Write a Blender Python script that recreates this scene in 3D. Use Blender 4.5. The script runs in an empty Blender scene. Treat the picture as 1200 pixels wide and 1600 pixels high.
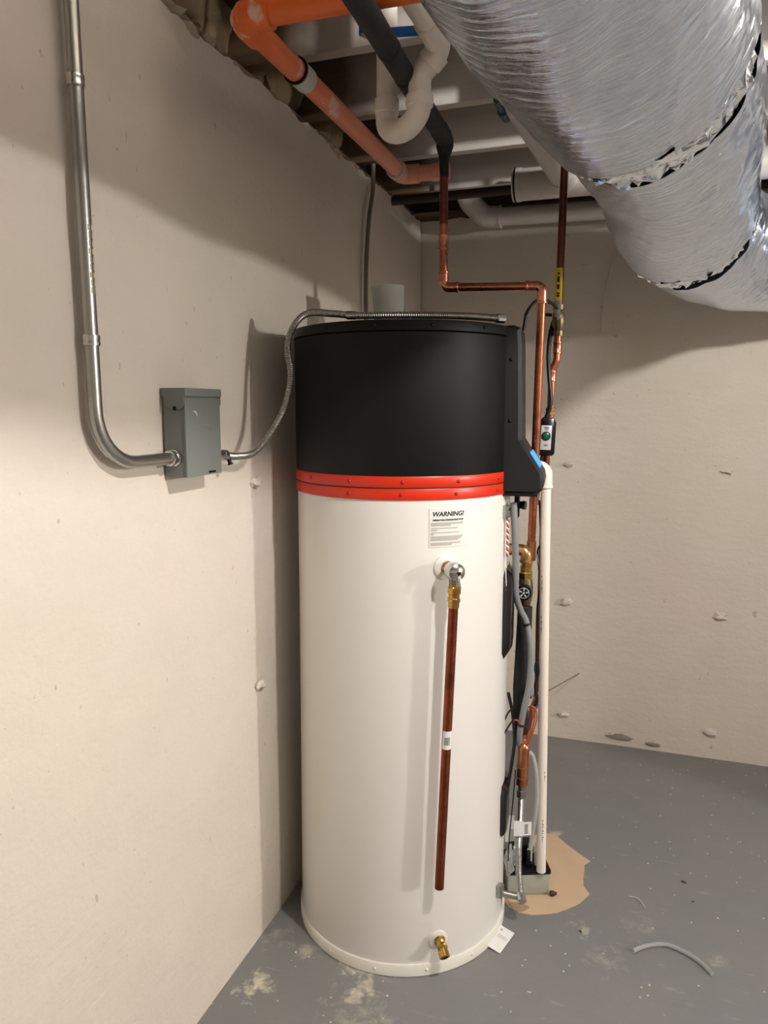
import bpy, bmesh, math, random
import numpy as np
from mathutils import Vector, Matrix, Quaternion, noise
random.seed(7)
R_ = math.radians
SC = bpy.context.scene
COL = SC.collection

# ------------------------------------------------------------------ camera, light, exposure
cam_d = bpy.data.cameras.new('camera'); cam = bpy.data.objects.new('camera', cam_d); COL.objects.link(cam)
cam.location = (0, 0, 1.446)
cam_d.sensor_fit = 'VERTICAL'; cam_d.sensor_height = 36.0; cam_d.lens = 36.0 * 1150 / 1600
cam_d.clip_start = 0.02
cam.rotation_euler = (R_(90 - 8.02), 0, R_(19.17))
SC.camera = cam

w = bpy.data.worlds.new('world'); SC.world = w; w.use_nodes = True
w.node_tree.nodes['Background'].inputs[0].default_value = (0.9, 0.93, 1.0, 1)
w.node_tree.nodes['Background'].inputs[1].default_value = 0.15

def lamp(name, loc, power, color, radius):
    d = bpy.data.lights.new(name, 'POINT'); d.energy = power; d.color = color; d.shadow_soft_size = radius
    o = bpy.data.objects.new(name, d); COL.objects.link(o); o.location = loc
    return o
lamp('bulb_near_duct', (0.48, 0.95, 2.205), 90, (1.0, 0.95, 0.91), 0.04)
lamp('bulb_far_side', (4.6, 1.05, 2.05), 310, (1.0, 0.97, 0.945), 0.10)

SC.view_settings.view_transform = 'Standard'; SC.view_settings.look = 'None'
SC.view_settings.gamma = 1.0; SC.view_settings.use_curve_mapping = False
SC.view_settings.exposure = 0.0

# ------------------------------------------------------------------ helpers: materials
def lin(c):
    return tuple(((x / 255) / 12.92 if x / 255 <= 0.04045 else ((x / 255 + 0.055) / 1.055) ** 2.4) for x in c)

class NT:
    def __init__(s, name):
        s.m = bpy.data.materials.new(name); s.m.use_nodes = True
        s.t = s.m.node_tree; s.n = s.t.nodes; s.b = s.n['Principled BSDF']
    def new(s, typ, **kw):
        n = s.n.new(typ)
        for k, v in kw.items():
            if isinstance(k, str) and hasattr(n, k): setattr(n, k, v)
        return n
    def link(s, a, b): s.t.links.new(a, b)
    def coords(s, kind='Object', scale=(1, 1, 1), loc=(0, 0, 0)):
        tc = s.new('ShaderNodeTexCoord'); mp = s.new('ShaderNodeMapping')
        mp.inputs['Scale'].default_value = scale; mp.inputs['Location'].default_value = loc
        s.link(tc.outputs[kind], mp.inputs[0]); return mp.outputs[0]
    def noise(s, vec, scale, detail=4, rough=0.55, dist=0.0):
        n = s.new('ShaderNodeTexNoise'); s.link(vec, n.inputs['Vector'])
        n.inputs['Scale'].default_value = scale; n.inputs['Detail'].default_value = detail
        n.inputs['Roughness'].default_value = rough; n.inputs['Distortion'].default_value = dist
        return n.outputs[0]
    def ramp(s, fac, a, b, ca=(0, 0, 0, 1), cb=(1, 1, 1, 1)):
        r = s.new('ShaderNodeValToRGB'); s.link(fac, r.inputs[0])
        r.color_ramp.elements[0].position = a; r.color_ramp.elements[1].position = b
        r.color_ramp.elements[0].color = ca; r.color_ramp.elements[1].color = cb
        return r.outputs[0]
    def mix(s, fac, a, b, blend='MIX'):
        m = s.new('ShaderNodeMix', data_type='RGBA', blend_type=blend)
        for sock, v in ((m.inputs[0], fac), (m.inputs[6], a), (m.inputs[7], b)):
            if hasattr(v, 'is_linked') or isinstance(v, bpy.types.NodeSocket): s.link(v, sock)
            elif isinstance(v, (int, float)): sock.default_value = v
            else: sock.default_value = (*v, 1) if len(v) == 3 else v
        return m.outputs[2]
    def math(s, op, a, b=0.0, clamp=False):
        m = s.new('ShaderNodeMath', operation=op); m.use_clamp = clamp
        for i, v in enumerate((a, b)):
            if isinstance(v, bpy.types.NodeSocket): s.link(v, m.inputs[i])
            else: m.inputs[i].default_value = v
        return m.outputs[0]
    def color(s, v):
        if isinstance(v, bpy.types.NodeSocket): s.link(v, s.b.inputs['Base Color'])
        else: s.b.inputs['Base Color'].default_value = (*v, 1)
    def bump(s, h, strength, dist=0.002):
        b = s.new('ShaderNodeBump'); b.inputs['Strength'].default_value = strength
        b.inputs['Distance'].default_value = dist; s.link(h, b.inputs['Height'])
        s.link(b.outputs[0], s.b.inputs['Normal']); return b
    def setp(s, **k):
        for a, v in k.items(): s.b.inputs[a.replace('_', ' ')].default_value = v

def simple(name, rgb, rough=0.5, metal=0.0, var=0.08, vscale=14, bump=0.0, bscale=120, rv=0.16, **kw):
    m = NT(name); c = lin(rgb); v = m.coords()
    n = m.noise(v, vscale, 3)
    dark = tuple(x * (1 - var) for x in c); light = tuple(min(1, x * (1 + var)) for x in c)
    m.color(m.mix(n, dark, light))
    m.setp(Roughness=rough, Metallic=metal)
    rr = m.math('ADD', m.math('MULTIPLY', m.noise(v, vscale * 2.3, 3), rv), rough - rv / 2, True)
    m.link(rr, m.b.inputs['Roughness'])
    if bump: m.bump(m.noise(v, bscale, 4), bump, 0.001)
    for k, x in kw.items(): m.b.inputs[k.replace('_', ' ')].default_value = x
    return m.m

M = {}
def wall_mat(name, base):
    m = NT(name); v = m.coords()
    big = m.noise(v, 1.3, 3); mid = m.noise(v, 5.0, 5, 0.6)
    c1 = m.mix(m.ramp(big, 0.35, 0.65), lin(base), lin((base[0] - 1, base[1] + 2, base[2] - 5)))
    c2 = m.mix(m.math('MULTIPLY', m.ramp(mid, 0.42, 0.75), 0.18), c1, lin((base[0] - 24, base[1] - 26, base[2] - 28)))
    # sparse dark nicks
    nk = m.ramp(m.noise(m.coords(scale=(1, 1.6, 1)), 38, 2, 0.5), 0.735, 0.76)
    c3 = m.mix(m.math('MULTIPLY', nk, 0.35), c2, lin((110, 98, 86)))
    m.color(c3); m.setp(Roughness=0.62)
    h = m.math('ADD', m.math('MULTIPLY', m.noise(v, 70, 6, 0.6), 0.5), m.noise(m.coords(scale=(1, 1, 2.2)), 11, 4, 0.6))
    m.bump(h, 0.5, 0.006); return m.m
M['wall'] = wall_mat('painted_concrete_wall', (219, 208, 198))

def floor_mat():
    m = NT('grey_floor_paint'); v = m.coords()
    big = m.noise(v, 2.2, 4); fine = m.noise(v, 60, 4)
    c = m.mix(m.ramp(big, 0.3, 0.7), lin((121, 123, 126)), lin((130, 129, 126)))
    c = m.mix(m.math('MULTIPLY', fine, 0.22), c, lin((98, 99, 101)))
    # white paint flecks
    vo = m.new('ShaderNodeTexVoronoi'); m.link(v, vo.inputs['Vector']); vo.inputs['Scale'].default_value = 30
    fl = m.math('LESS_THAN', vo.outputs['Distance'], 0.085)
    wh = m.new('ShaderNodeTexWhiteNoise'); m.link(vo.outputs['Position'], wh.inputs['Vector'])
    fl = m.math('MULTIPLY', fl, m.math('GREATER_THAN', wh.outputs['Value'], 0.60))
    vo2 = m.new('ShaderNodeTexVoronoi'); m.link(m.coords(scale=(1, 1.7, 1)), vo2.inputs['Vector']); vo2.inputs['Scale'].default_value = 11
    fl2 = m.math('LESS_THAN', vo2.outputs['Distance'], 0.06)
    wh2 = m.new('ShaderNodeTexWhiteNoise'); m.link(vo2.outputs['Position'], wh2.inputs['Vector'])
    fl2 = m.math('MULTIPLY', fl2, m.math('GREATER_THAN', wh2.outputs['Value'], 0.55))
    c = m.mix(m.math('MULTIPLY', m.math('MAXIMUM', fl, fl2), 0.75), c, lin((205, 202, 192)))
    # scuffs
    sc = m.ramp(m.noise(m.coords(scale=(5, 22, 1)), 2.3, 3, 0.5, 0.6), 0.66, 0.75)
    c = m.mix(m.math('MULTIPLY', sc, 0.22), c, lin((190, 188, 182)))
    # plaster dust spots lying where someone drilled and sanded
    spots = [(-0.853, 1.472, .05, 1.0), (-0.600, 1.540, .05, .75), (-0.625, 1.600, .055, .75), (-0.79, 1.63, .04, .4),
             (-0.090, 1.945, .035, .45), (-0.03, 1.86, .05, .25), (-0.58, 1.48, .09, .3), (-0.215, 2.41, .03, .5), (-0.89, 1.66, .05, .3),
             (0.03, 1.60, .03, .45), (0.26, 1.95, .03, .25), (0.06, 2.02, .05, .2)]
    tot = None; nn = m.noise(v, 26, 6, 0.68, 0.4)
    for (x, y, r, s) in spots:
        mp = m.coords(scale=(1 / r, 1 / r, 0), loc=(-x / r, -y / r, 0))
        ln = m.new('ShaderNodeVectorMath', operation='LENGTH'); m.link(mp, ln.inputs[0])
        d = m.math('SUBTRACT', 1.55, ln.outputs['Value'])
        d = m.math('ADD', d, m.math('MULTIPLY', m.math('SUBTRACT', nn, 0.62), 6.0))
        d = m.math('MULTIPLY', m.math('MULTIPLY', d, 0.9, True), s)
        tot = d if tot is None else m.math('MAXIMUM', tot, d)
    c = m.mix(tot, c, lin((212, 204, 180)))
    m.color(c)
    rr = m.math('ADD', m.math('MULTIPLY', m.noise(v, 9, 4), 0.3), 0.32)
    m.link(rr, m.b.inputs['Roughness'])
    m.bump(m.math('ADD', m.math('MULTIPLY', m.noise(v, 130, 4), 0.4), m.noise(v, 14, 4)), 0.25, 0.003)
    return m.m
M['floor'] = floor_mat()

def joist_mat():
    m = NT('oversprayed_joist_paint')
    g = m.new('ShaderNodeNewGeometry'); sp = m.new('ShaderNodeSeparateXYZ'); m.link(g.outputs['Position'], sp.inputs[0])
    v = m.coords(scale=(1, 14, 14)); gr = m.noise(v, 4, 5, 0.6, 0.5)
    t = m.math('ADD', sp.outputs['X'], m.math('MULTIPLY', m.noise(m.coords(), 6, 3), 0.22))
    bare = m.ramp(t, -0.72, -0.60, (1, 1, 1, 1), (0, 0, 0, 1)); r = bare
    mr = m.new('ShaderNodeMapRange'); m.link(t, mr.inputs[0]); mr.inputs[1].default_value = -0.74; mr.inputs[2].default_value = -0.60
    wood = m.mix(gr, lin((92, 72, 52)), lin((128, 104, 78)))
    paint = m.mix(gr, lin((196, 188, 180)), lin((212, 205, 197)))
    m.color(m.mix(mr.outputs[0], wood, paint)); m.setp(Roughness=0.7)
    m.bump(gr, 0.3, 0.002); return m.m
M['joist'] = joist_mat()
M['subfloor'] = simple('painted_subfloor', (190, 182, 172), 0.8, 0, 0.1, 9, 0.3, 60)
M['sill'] = simple('raw_brown_lumber', (104, 82, 60), 0.8, 0, 0.2, 20, 0.4, 80)
M['insul'] = simple('yellowed_glass_wool', (116, 98, 72), 0.95, 0, 0.3, 30, 0.9, 90)
M['foam'] = simple('pale_sealant_lump', (176, 160, 140), 0.8, 0, 0.2, 40, 0.6, 90)
M['white_enamel'] = simple('white_enamel_jacket', (226, 224, 218), 0.26, 0, 0.006, 3, rv=0.02)
M['white_flange'] = simple('white_enamel_flange', (226, 225, 214), 0.35, 0, 0.02, 8)
M['black_plastic'] = simple('matte_black_plastic', (15, 15, 15), 0.5, 0, 0.05, 10, 0.10, 700, 0.04, Specular_IOR_Level=0.22)
M['black_cover'] = simple('dark_charcoal_plastic', (26, 27, 28), 0.45, 0, 0.05, 10, 0.08, 700, 0.04, Specular_IOR_Level=0.35)
M['black_gloss'] = simple('glossy_black_plastic', (13, 13, 14), 0.22, 0, 0.1, 10)
M['rubber'] = simple('black_rubber_foam', (22, 22, 23), 0.75, 0, 0.2, 30, 0.4, 150)
M['red'] = simple('orange_red_band_paint', (202, 42, 10), 0.36, 0, 0.03, 6)
M['seam'] = simple('dark_seam', (60, 16, 8), 0.6)
M['screw_dark'] = simple('black_screw_metal', (18, 18, 18), 0.35, 0.6)
M['screw_red'] = simple('red_painted_screw', (150, 34, 14), 0.35, 0.2)
M['steel'] = simple('galvanised_steel', (172, 172, 166), 0.32, 0.95, 0.12, 30, 0.05, 200)
M['steel_bright'] = simple('bright_zinc_steel', (200, 200, 196), 0.22, 1.0, 0.15, 60)
M['flex_steel'] = simple('interlocked_flexible_steel', (160, 158, 152), 0.34, 0.95, 0.15, 60)
M['box_grey'] = simple('grey_enclosure_paint', (121, 126, 121), 0.45, 0, 0.04, 8, 0.05, 300)
M['copper'] = None
def copper(name, base, dark, rough=0.28):
    m = NT(name); v = m.coords()
    n = m.noise(v, 16, 5, 0.65); n2 = m.noise(v, 60, 4)
    c = m.mix(m.ramp(n, 0.4, 0.68), lin(base), lin(dark))
    m.color(c); m.setp(Metallic=0.95)
    rr = m.math('ADD', m.math('MULTIPLY', n2, 0.25), rough - 0.1); m.link(rr, m.b.inputs['Roughness']); return m.m
M['copper'] = copper('copper_tube', (196, 122, 92), (160, 92, 68))
M['copper_dark'] = copper('tarnished_copper_tube', (128, 76, 62), (96, 54, 46), 0.34)
M['copper_relief'] = copper('brown_copper_tube', (150, 80, 54), (112, 56, 38), 0.32)
M['copper_bright'] = copper('fluxed_copper_fitting', (222, 150, 122), (188, 112, 90), 0.24)
M['brass'] = simple('yellow_brass', (196, 156, 84), 0.28, 1.0, 0.15, 50)
M['bronze'] = simple('cast_bronze', (190, 146, 104), 0.32, 0.95, 0.15, 50, 0.15, 300)
M['chrome'] = simple('chrome_cap', (205, 205, 206), 0.14, 1.0, 0.05, 50)
M['pvc'] = simple('white_pvc', (234, 224, 212), 0.38, 0, 0.03, 8)
M['pvc_grey'] = simple('dusty_white_pvc', (206, 200, 194), 0.5, 0, 0.06, 12)
def orange_mat():
    m = NT('orange_pipe_with_overspray'); v = m.coords()
    n = m.noise(m.coords(scale=(1, 0.8, 1)), 9, 4, 0.6)
    g = m.new('ShaderNodeNewGeometry'); sp = m.new('ShaderNodeSeparateXYZ'); m.link(g.outputs['Position'], sp.inputs[0])
    far = m.new('ShaderNodeMapRange'); m.link(sp.outputs['Y'], far.inputs[0]); far.inputs[1].default_value = 1.3; far.inputs[2].default_value = 2.3
    far.inputs[3].default_value = 0.02; far.inputs[4].default_value = 0.5
    patches = m.math('MULTIPLY', m.ramp(n, 0.60, 0.66), 0.85)
    f = m.math('MAXIMUM', patches, far.outputs[0])
    m.color(m.mix(f, lin((232, 104, 26)), lin((232, 200, 184)))); m.setp(Roughness=0.42); return m.m
M['orange'] = orange_mat()
M['blue'] = simple('blue_pex', (20, 96, 168), 0.35, 0, 0.08, 20)
M['blue_dark'] = simple('dusty_blue_fitting', (58, 84, 110), 0.5, 0, 0.15, 40)
M['insulation'] = simple('black_pipe_foam', (34, 35, 37), 0.72, 0, 0.25, 16, 0.4, 120)
M['grey_cable'] = simple('grey_pvc_tube', (132, 134, 135), 0.42, 0, 0.04, 20)
M['wire_dark'] = simple('dull_dark_wire', (66, 62, 56), 0.45, 0.4)
M['black_wire'] = simple('black_wire_jacket', (14, 14, 14), 0.4)
M['copper_wire'] = simple('orange_bare_wire', (205, 112, 72), 0.35, 0.5)
M['red_wire'] = simple('red_wire_jacket', (186, 60, 40), 0.45)
M['paper'] = simple('white_paper', (228, 228, 226), 0.6, 0, 0.02, 20)
M['sticker'] = simple('pale_sticker', (222, 220, 214), 0.45, 0, 0.015, 20)
M['ink'] = simple('black_ink', (18, 18, 18), 0.6)
M['ink_grey'] = simple('grey_fine_print', (176, 173, 167), 0.6)
M['ink_mid'] = simple('mid_grey_print', (92, 92, 92), 0.6)
M['yellow'] = simple('yellow_vinyl_grip', (216, 192, 28), 0.4, 0, 0.06, 20)
M['face'] = simple('silver_face_plate', (198, 198, 196), 0.35, 0.1)
M['green'] = simple('green_button', (26, 84, 62), 0.3)
M['pump_grey'] = simple('pump_tank_plastic', (160, 162, 152), 0.4, 0, 0.03, 10)
M['white_plastic'] = simple('white_moulded_plastic', (226, 226, 220), 0.4, 0, 0.03, 20)
M['patch'] = simple('bare_tan_concrete', (198, 172, 142), 0.85, 0, 0.14, 7, 0.35, 90)
M['patch_stain'] = simple('damp_concrete', (160, 134, 108), 0.7, 0, 0.14, 20)
M['dark_pipe'] = simple('dark_iron_pipe', (62, 48, 40), 0.6, 0.3, 0.2, 20)
M['debris'] = simple('dark_scrap', (44, 40, 36), 0.6)
M['pale_debris'] = simple('pale_scrap', (206, 200, 182), 0.7)
m = NT('blue_status_light'); m.color(lin((40, 130, 230))); m.setp(Roughness=0.3)
m.b.inputs['Emission Color'].default_value = (0.02, 0.22, 0.95, 1); m.b.inputs['Emission Strength'].default_value = 1.25
M['blue_light'] = m.m
m = NT('clear_vinyl'); m.color((0.74, 0.75, 0.75)); m.setp(Roughness=0.15, IOR=1.35); m.b.inputs['Transmission Weight'].default_value = 0.55
M['clear'] = m.m
m = NT('frosted_plastic'); m.color((0.86, 0.87, 0.82)); m.setp(Roughness=0.35, IOR=1.3); m.b.inputs['Transmission Weight'].default_value = 0.75
M['frost'] = m.m
def foil_mat(name, sc):
    m = NT(name)
    a = m.noise(m.coords('UV', (5.0 * sc, 62, 1)), 1.6, 6, 0.62, 0.9)     # creases running round the duct
    b = m.noise(m.coords('UV', (9.0, 26, 1)), 2.0, 5, 0.65, 1.4)
    d = m.noise(m.coords('UV', (14.0, 150, 1)), 1.6, 3, 0.55, 0.5)
    mask = m.ramp(m.noise(m.coords('UV', (3.0, 4.0, 1)), 1.3, 3), 0.35, 0.65)
    vo = m.new('ShaderNodeTexVoronoi', feature='DISTANCE_TO_EDGE'); m.link(m.coords('UV', (3.2, 9, 1)), vo.inputs['Vector']); vo.inputs['Scale'].default_value = 1.7
    cr = m.ramp(vo.outputs['Distance'], 0.0, 0.04)
    h = m.math('ADD', m.math('MULTIPLY', a, 0.9), m.math('ADD', m.math('MULTIPLY', b, 0.5), m.math('MULTIPLY', cr, 0.07)))
    h = m.math('ADD', h, m.math('MULTIPLY', m.math('MULTIPLY', d, mask), 0.35))
    m.bump(h, 0.46, 0.006)
    m.color(lin((224, 237, 254))); m.setp(Metallic=1.0)
    rr = m.math('ADD', m.math('MULTIPLY', b, 0.10), 0.07); m.link(rr, m.b.inputs['Roughness']); return m.m
M['foil'] = foil_mat('crinkled_foil_jacket', 1.0)
m = NT('crumpled_foil_tape'); m.color(lin((232, 240, 252))); m.setp(Metallic=1.0, Roughness=0.10); m.bump(m.noise(m.coords(), 55, 3), 0.25, 0.004); M['foil_tape'] = m.m
M['lit_window'] = None

# ------------------------------------------------------------------ helpers: meshes and objects
ORG = {}
class MB:
    def __init__(s): s.v = []; s.f = []; s.uv = None
    def add(s, vs, fs):
        k = len(s.v); s.v += [tuple(x) for x in vs]; s.f += [tuple(i + k for i in f) for f in fs]
        return s
    def box(s, c, d, rz=0.0, taper=1.0):
        ca, sa = math.cos(rz), math.sin(rz); vs = []
        for dz in (-1, 1):
            t = taper if dz > 0 else 1
            for dx, dy in ((-1, -1), (1, -1), (1, 1), (-1, 1)):
                x, y = dx * d[0] / 2 * t, dy * d[1] / 2 * t
                vs.append((c[0] + x * ca - y * sa, c[1] + x * sa + y * ca, c[2] + dz * d[2] / 2))
        return s.add(vs, [(3, 2, 1, 0), (4, 5, 6, 7), (0, 1, 5, 4), (1, 2, 6, 5), (2, 3, 7, 6), (3, 0, 4, 7)])
    def obox(s, c, ax, ay, az, d):                     # box on its own axes
        vs = []; c = Vector(c); ax, ay, az = Vector(ax).normalized(), Vector(ay).normalized(), Vector(az).normalized()
        for dz in (-1, 1):
            for dx, dy in ((-1, -1), (1, -1), (1, 1), (-1, 1)):
                vs.append(c + ax * dx * d[0] / 2 + ay * dy * d[1] / 2 + az * dz * d[2] / 2)
        return s.add(vs, [(3, 2, 1, 0), (4, 5, 6, 7), (0, 1, 5, 4), (1, 2, 6, 5), (2, 3, 7, 6), (3, 0, 4, 7)])
    def tube(s, pts, r, seg=16, caps=True):
        pts = [Vector(p) for p in pts]; n = len(pts)
        rad = r if isinstance(r, (list, tuple)) else [r] * n
        tang = []
        for i in range(n):
            t = pts[min(i + 1, n - 1)] - pts[max(i - 1, 0)]
            tang.append(t.normalized() if t.length > 1e-9 else (tang[-1] if tang else Vector((0, 0, 1))))
        t0 = tang[0]; ref = Vector((0, 0, 1)) if abs(t0.z) < 0.9 else Vector((1, 0, 0))
        u = t0.cross(ref).normalized(); vs = []; fs = []
        for i in range(n):
            if i: 
                q = tang[i - 1].rotation_difference(tang[i]); u = (q @ u).normalized()
            wv = tang[i].cross(u)
            for k in range(seg):
                a = 2 * math.pi * k / seg
                vs.append(pts[i] + (u * math.cos(a) + wv * math.sin(a)) * rad[i])
        for i in range(n - 1):
            for k in range(seg):
                k2 = (k + 1) % seg
                fs.append((i * seg + k, i * seg + k2, (i + 1) * seg + k2, (i + 1) * seg + k))
        if caps:
            fs.append(tuple(reversed(range(seg)))); fs.append(tuple(range((n - 1) * seg, n * seg)))
        return s.add(vs, fs)
    def lathe(s, prof, org, axis=(0, 0, 1), seg=24, cap0=True, cap1=True):
        o = Vector(org); a = Vector(axis).normalized()
        return s.tube([o + a * t for (r, t) in prof] , [r for (r, t) in prof], seg, caps=True) if False else s._lathe(prof, o, a, seg, cap0, cap1)
    def _lathe(s, prof, o, a, seg, cap0, cap1):
        ref = Vector((0, 0, 1)) if abs(a.z) < 0.9 else Vector((1, 0, 0))
        u = a.cross(ref).normalized(); wv = a.cross(u); vs = []; fs = []
        for (r, t) in prof:
            for k in range(seg):
                an = 2 * math.pi * k / seg
                vs.append(o + a * t + (u * math.cos(an) + wv * math.sin(an)) * r)
        for i in range(len(prof) - 1):
            for k in range(seg):
                k2 = (k + 1) % seg
                fs.append((i * seg + k, i * seg + k2, (i + 1) * seg + k2, (i + 1) * seg + k))
        n = len(prof)
        if cap0: fs.append(tuple(reversed(range(seg))))
        if cap1: fs.append(tuple(range((n - 1) * seg, n * seg)))
        return s.add(vs, fs)
    def prism(s, poly, d0, d1):                          # poly of 3-D points, swept from +d0 to +d1
        n = len(poly); d0, d1 = Vector(d0), Vector(d1)
        vs = [Vector(p) + d0 for p in poly] + [Vector(p) + d1 for p in poly]
        fs = [tuple(reversed(range(n))), tuple(range(n, 2 * n))] + [(i, (i + 1) % n, n + (i + 1) % n, n + i) for i in range(n)]
        return s.add(vs, fs)
    def blob(s, c, d, seed=0, amp=0.25, sub=2, freq=1.6):
        bm = bmesh.new(); bmesh.ops.create_icosphere(bm, subdivisions=sub, radius=1.0)
        vs = []
        for v in bm.verts:
            k = 1 + amp * noise.noise(v.co * freq + Vector((seed * 3.1, seed * 1.7, 0)))
            vs.append((c[0] + v.co.x * d[0] * k, c[1] + v.co.y * d[1] * k, c[2] + v.co.z * d[2] * k))
        bm.verts.index_update(); fs = [tuple(x.index for x in f.verts) for f in bm.faces]; bm.free()
        return s.add(vs, fs)
    def build(s, name, mat, parent=None, bevel=0.0, bseg=2, smooth=True, angle=40, org=None):
        V = np.array(s.v)
        if parent is not None: o3 = Vector(ORG[parent])
        elif org is not None: o3 = Vector(org)
        else: o3 = Vector(((V[:, 0].min() + V[:, 0].max()) / 2, (V[:, 1].min() + V[:, 1].max()) / 2, V[:, 2].min()))
        me = bpy.data.meshes.new(name)
        me.from_pydata([tuple(Vector(v) - o3) for v in s.v], [], s.f)
        bm = bmesh.new(); bm.from_mesh(me)
        bmesh.ops.recalc_face_normals(bm, faces=bm.faces)
        if bevel:
            es = [e for e in bm.edges if len(e.link_faces) == 2 and e.calc_face_angle(0) > R_(30)]
            bmesh.ops.bevel(bm, geom=es, offset=bevel, segments=bseg, profile=0.5, affect='EDGES', clamp_overlap=True)
        bm.to_mesh(me); bm.free()
        if smooth:
            for p in me.polygons: p.use_smooth = True
            me.set_sharp_from_angle(angle=R_(angle))
        me.materials.append(mat)
        o = bpy.data.objects.new(name, me); COL.objects.link(o)
        if parent is not None: o.parent = parent
        else: o.location = o3
        ORG[o] = o3
        return o

def tag(o, label=None, cat=None, group=None, kind=None):
    if label: o['label'] = label
    if cat: o['category'] = cat
    if group: o['group'] = group
    if kind: o['kind'] = kind
    return o
def thing(name, loc, label, cat, group=None):
    o = bpy.data.objects.new(name, None); COL.objects.link(o); o.location = loc
    o.empty_display_size = 0.05; ORG[o] = Vector(loc)
    return tag(o, label, cat, group)
def inst(proto, parent, loc, name=None, axis=None):      # another copy of a small part: shares its mesh
    o = bpy.data.objects.new(name or proto.name.split('.')[0], proto.data if hasattr(proto, 'data') else proto)
    COL.objects.link(o); o.parent = parent
    o.location = Vector(loc) - ORG[parent]; ORG[o] = Vector(loc)
    if axis is not None:
        o.rotation_mode = 'QUATERNION'; o.rotation_quaternion = Vector((0, 0, 1)).rotation_difference(Vector(axis).normalized())
    return o
def proto_mesh(name, mb, mat, bevel=0):                  # mesh data only (for inst)
    o = mb.build(name, mat, None, bevel, org=(0, 0, 0)); me = o.data
    bpy.data.objects.remove(o); return me
def fillet(pts, rad, n=8):
    pts = [Vector(p) for p in pts]; out = [pts[0]]
    rads = rad if isinstance(rad, (list, tuple)) else [rad] * (len(pts) - 2)
    for i in range(1, len(pts) - 1):
        a, b, c = pts[i - 1], pts[i], pts[i + 1]
        d1, d2 = (a - b).normalized(), (c - b).normalized()
        ang = d1.angle(d2)
        if ang > math.pi - 0.03 or rads[i - 1] <= 0: out.append(b); continue
        L = min(rads[i - 1] / math.tan(ang / 2), (a - b).length * 0.49, (c - b).length * 0.49)
        r = L * math.tan(ang / 2); p1, p2 = b + d1 * L, b + d2 * L
        ce = b + (d1 + d2).normalized() * (r / math.sin(ang / 2))
        u1, u2 = p1 - ce, p2 - ce; th = u1.angle(u2); ax = u1.cross(u2).normalized()
        for k in range(n + 1):
            out.append(ce + Quaternion(ax, th * k / n) @ u1)
    out.append(pts[-1]); return out
def spline(P, n=12, closed=False):                      # Catmull-Rom
    P = [Vector(p) for p in P]; Q = [P[0] * 2 - P[1]] + P + [P[-1] * 2 - P[-2]]; out = []
    for i in range(1, len(Q) - 2):
        p0, p1, p2, p3 = Q[i - 1:i + 3]
        for k in range(n):
            t = k / n
            out.append(0.5 * ((2 * p1) + (p2 - p0) * t + (2 * p0 - 5 * p1 + 4 * p2 - p3) * t * t + (3 * p1 - p0 - 3 * p2 + p3) * t ** 3))
    out.append(P[-1]); return out
def resample(pts, step):
    pts = [Vector(p) for p in pts]; L = [0]
    for a, b in zip(pts, pts[1:]): L.append(L[-1] + (b - a).length)
    n = max(2, int(L[-1] / step)); out = []; j = 0
    for k in range(n + 1):
        d = L[-1] * k / n
        while j < len(L) - 2 and L[j + 1] < d: j += 1
        t = (d - L[j]) / max(1e-9, L[j + 1] - L[j]); out.append(pts[j].lerp(pts[j + 1], min(1, t)))
    return out, L[-1]
def ribbed(mb, pts, r, pitch, amp, seg=14):
    p, L = resample(pts, pitch / 4); rr = [r - amp * (0, 0.7, 1, 0.5)[i % 4] for i in range(len(p))]
    return mb.tube(p, rr, seg)
def text_mesh(name, body, size, mat, mapf, parent, shear=0.0, offset=0.0, spacing=1.0):
    cu = bpy.data.curves.new(name, 'FONT'); cu.body = body; cu.size = size; cu.align_x = 'CENTER'; cu.align_y = 'CENTER'
    cu.shear = shear; cu.offset = offset; cu.space_character = spacing; cu.resolution_u = 3; cu.extrude = 0.0002
    to = bpy.data.objects.new(name + '_curve', cu); COL.objects.link(to)
    dg = bpy.context.evaluated_depsgraph_get(); me = bpy.data.meshes.new_from_object(to.evaluated_get(dg))
    bpy.data.objects.remove(to)
    for v in me.vertices: v.co = mapf(v.co.x, v.co.y, v.co.z) - ORG[parent]
    me.materials.clear(); me.materials.append(mat)
    o = bpy.data.objects.new(name, me); COL.objects.link(o); o.parent = parent; ORG[o] = ORG[parent]
    return o

# ------------------------------------------------------------------ the setting
WX, WY, WH = -0.928, 3.175, 2.24            # left wall face, back wall face, height of both
RX, FY = 6.2, -3.6                          # far right wall, wall behind the camera
tag(MB().box(((WX + RX) / 2, (WY + FY) / 2, -0.05), (RX - WX + .6, WY - FY + .6, 0.1)).build('floor', M['floor'], smooth=False, org=(0, 0, 0)),
    'grey painted concrete basement floor with flecks and dust', 'floor', kind='structure')
FLOOR = bpy.data.objects['floor']

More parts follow.
